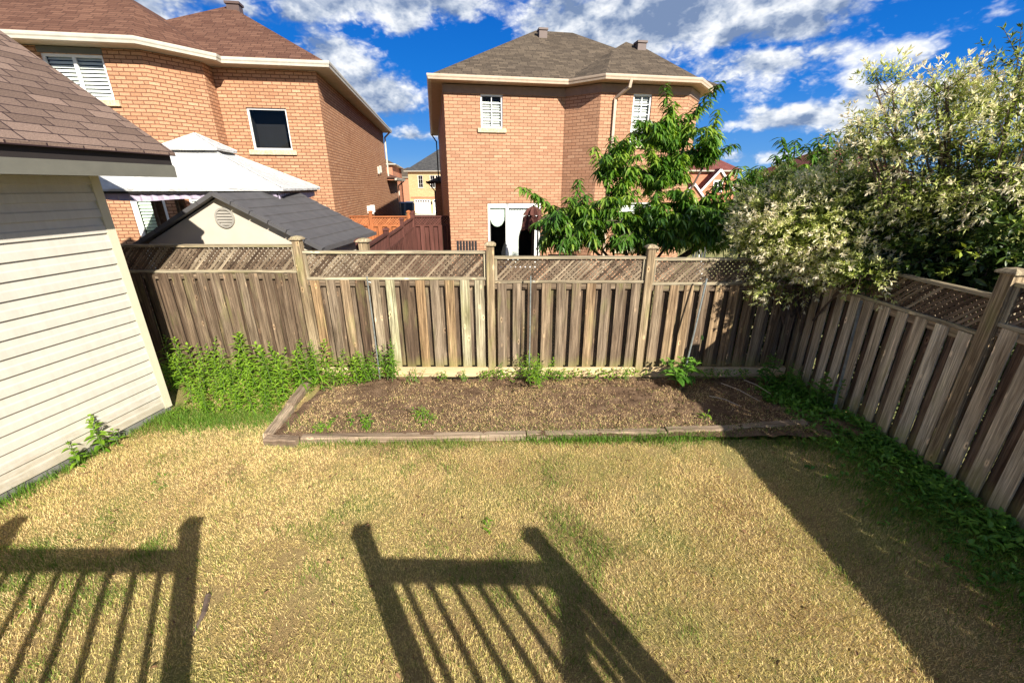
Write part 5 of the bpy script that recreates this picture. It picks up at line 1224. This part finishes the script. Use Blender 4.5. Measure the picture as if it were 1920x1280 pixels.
place('purple stemmed seedling patch near the front left of the soil bed', -1.15, 4.85, h=.2, n=11, Lr=(.06, .10), Wr=(.014, .022), seed=212, tight=.02, lean=.5, br=.8)
place('low green weed just inside the left end of the front timber', -2.42, 4.58, h=.14, n=9, Lr=(.05, .09), Wr=(.02, .03), seed=213, tight=.02, lean=.5, br=.7)
place('small green weed on soil right of the bed left end', -1.95, 4.66, h=.2, n=8, Lr=(.06, .1), Wr=(.02, .03), seed=214, tight=.02, lean=.4, br=.6)
place('broad blade weed at the shadow edge by the front timber', 2.58, 4.86, h=.16, n=4, Lr=(.10, .15), Wr=(.02, .03), seed=215, tight=.04, lean=.3, br=.9)
place('large leafy weed at the back right corner of the bed', 4.0, 6.0, h=.5, n=7, Lr=(.10, .16), Wr=(.04, .06), seed=216, tight=.045, mat='weedd', lean=.25)
place('tall broadleaf weed under the flat leaning bar', 4.32, 5.2, h=.55, n=8, Lr=(.10, .16), Wr=(.04, .06), seed=217, tight=.04, mat='weedd', lean=.25)
place('ragged weed by the side fence at the bed end', 4.2, 5.65, h=.42, n=7, Lr=(.08, .13), Wr=(.03, .05), seed=218, tight=.035, mat='weedd', lean=.3)
a = gnd(195, 850); place('tallest of the milkweed stems at the foot of the vinyl wall', a.x, a.y, 0, h=.50, n=2, Lr=(.11, .15), Wr=(.045, .06), seed=221, tight=.028, lean=.08, br=.9)
a = gnd(152, 875); place('nearest short milkweed stem by the vinyl wall', a.x, a.y, 0, h=.34, n=2, Lr=(.10, .14), Wr=(.04, .055), seed=222, tight=.028, lean=.08, br=.85)
a = gnd(222, 838); place('farthest short milkweed stem by the vinyl wall', a.x, a.y, 0, h=.28, n=1, Lr=(.09, .12), Wr=(.035, .05), seed=223, tight=.025, lean=.05, br=.85)
a = gnd(918, 985); place('small dandelion tuft in the middle of the dry lawn', a.x, a.y, .02, h=.035, n=5, Lr=(.06, .09), Wr=(.014, .022), seed=224, tight=.01, lean=.3, br=.9)
a = gnd(310, 905); place('flat green weed rosette on the left side of the lawn', a.x, a.y, .02, h=.03, n=9, Lr=(.05, .08), Wr=(.014, .02), seed=225, tight=.01, lean=1.2, br=.8)
a = gnd(85, 1130); place('long bladed grass tuft inside the railing shadow', a.x, a.y, .02, h=.04, n=4, Lr=(.12, .2), Wr=(.01, .014), seed=226, tight=.012, lean=.3, br=.8)

def side_weeds():
    g = np.random.default_rng(55); P, D, U, L, W, T = [], [], [], [], [], []
    while len(P) < 13000:
        y = g.uniform(1.0, 6.1); x = 4.58 - abs(g.normal(0, .33)) * (1.25 if y > 4.6 else 1.0)
        if y > 4.8 and x < 3.75: continue
        if vnoise(x, y, 3.2, 61) < .22: continue
        c = (x, y); n = g.integers(5, 10); hh = g.uniform(.02, .16) * (1 if x > 4.1 else .5); br = g.uniform(.2, 1)
        for k in range(n):
            a = g.uniform(0, 6.28); P.append([x + g.normal(0, .02), y + g.normal(0, .02), .02 + hh * g.random()]); D.append([math.cos(a), math.sin(a), g.uniform(.2, 1.4)]); U.append([0, 0, 1]); sz = g.uniform(.5, 1.3); L.append(g.uniform(.06, .11) * sz); W.append(g.uniform(.018, .038) * sz); T.append(np.clip(br + g.normal(0, .12), 0, 1))
    V, F, tt = leaf_mesh(P, D, U, np.array(L), np.array(W), np.array(T), droop=g.uniform(.2, .6, len(P)), fold=.25)
    o = tri_obj('ground_weeds', V, F, tt, M_['weedd']); setp(o, 'dense dark green ground weeds along the foot of the side fence', 'weeds', kind='stuff')
    P, D, U, L, W, T = [], [], [], [], [], []
    for k in range(3900):     # low creeping weeds under the tall ones and scattered in the bed edge
        if k < 2100: x, y = g.uniform(-4.7, -2.3), g.uniform(4.95, 6.3)
        else: x, y = g.uniform(-3.0, 3.9), 6.31 - abs(g.normal(0, .10))
        if x > -3.2 and k < 2100 and y < 5.6 + (x + 3.2) * .4: continue
        if k >= 2100 and vnoise(x, y, 3, 71) < .45: continue
        a = g.uniform(0, 6.28); P.append([x, y, .03 + g.random() * .12]); D.append([math.cos(a), math.sin(a), g.uniform(.2, 1.2)]); U.append([0, 0, 1]); L.append(g.uniform(.04, .08)); W.append(g.uniform(.014, .03)); T.append(g.uniform(.2, 1))
    V, F, tt = leaf_mesh(P, D, U, np.array(L), np.array(W), np.array(T), droop=.4, fold=.25)
    o = tri_obj('creeping_weeds', V, F, tt, M_['weed']); setp(o, 'bright green creeping weeds below the back fence', 'weeds', kind='stuff')
side_weeds()

# fallen bits
def stick(label, pts, r, mat, name='fallen_stick'):
    m = MB(); m.tube(pts, r, 6); o = m.build(name, mat, smooth=True); setp(o, label, 'stick')
    return o
a, b = gnd(393, 1125), gnd(362, 1198); mid = (a + b) / 2 + Vector((.03, 0, .02)); stick('curled brown piece of dead branch lying beside the railing shadow on the lawn', [a + Vector((0, 0, .05)), mid + Vector((0, 0, .04)), b + Vector((0, 0, .03))], [.022, .018, .006], M_['bark'])
M_['paletwig'] = mat_plain('pale_dry_twig', (.5, .42, .32), .8)
for k, (p, q, l) in enumerate([((1352, 718), (1425, 752), 'long pale dry twig lying on the shaded soil'), ((1395, 712), (1445, 738), 'shorter pale dry twig near the right end of the soil bed'), ((1330, 742), (1390, 762), 'thin dry twig nearest the front timber in the shaded soil')]):
    a, b = gnd(*p, .12), gnd(*q, .12); stick(l, [a, (a + b) / 2 + Vector((0, .02, .02)), b], [.006, .005, .003], M_['paletwig'], 'dry_twig')
# an added hedge along the far side of the side fence (it stands beyond the right edge of the view and shades the strip by the fence)
def shade_hedge():
    g = np.random.default_rng(91); t = thing('shade_hedge', 'dark green foliage added behind the side fence to shade the lawn and darken its gaps', 'shade_hedge', (5.5, .4, 0)); P, D, U, L, W, T = [], [], [], [], [], []
    n = 24000
    for k in range(n):
        y = g.uniform(-3.6, 6.9)
        if 1.15 < y < 1.5 or -.55 < y < -.25 or -2.3 < y < -2.05 or .42 < y < .56: continue  # openings left in the added foliage so sun streaks get through
        top = (2.42 if y < 4.1 else 1.72) + .10 * vnoise(y, 0, 1.5, 92); P.append([g.normal(0, .2), y, g.uniform(.06, 1) * top]); D.append(g.normal(0, 1, 3)); U.append(g.normal(0, 1, 3)); L.append(g.uniform(.08, .13)); W.append(g.uniform(.04, .06)); T.append(g.uniform(.1, .9))
    V, F, tt = leaf_mesh(P, D, U, np.array(L), np.array(W), np.array(T), droop=.1, fold=.2); tri_obj('foliage', V, F, tt, M_['bushleaf'], t)
    for k in range(15):
        y = -3.3 + k * .7; m = MB(); m.tube([(0, y, 0), (.03, y + .05, .8), (-.04, y, 1.5)], [.025, .018, .008], 6); m.build('stem', M_['bark'], t)
shade_hedge()
def gap_shade_bush():  # bush added to block sunlit slits between the fence boards
    g = np.random.default_rng(95); t = thing('leafy_bush', 'low dark bush added to darken the gaps at the right end of the back fence', 'bush', (3.9, 7.2, -.1)); P, D, U, L, W, T = [], [], [], [], [], []
    for k in range(5000):
        P.append([g.uniform(-1.1, 1.2), g.normal(0, .22), g.uniform(.05, 1) ** .8 * 1.6]); D.append(g.normal(0, 1, 3)); U.append(g.normal(0, 1, 3)); L.append(g.uniform(.08, .13)); W.append(g.uniform(.04, .06)); T.append(g.uniform(.1, .9))
    V, F, tt = leaf_mesh(P, D, U, np.array(L), np.array(W), np.array(T), droop=.1, fold=.2); tri_obj('foliage', V, F, tt, M_['bushleaf'], t)
    m = MB()
    for k in range(4): m.tube([(-.8 + .5 * k, 0, 0), (-.75 + .5 * k, .05, .8), (-.85 + .5 * k, 0, 1.4)], [.025, .018, .008], 6)
    m.build('stems', M_['bark'], t)
gap_shade_bush()
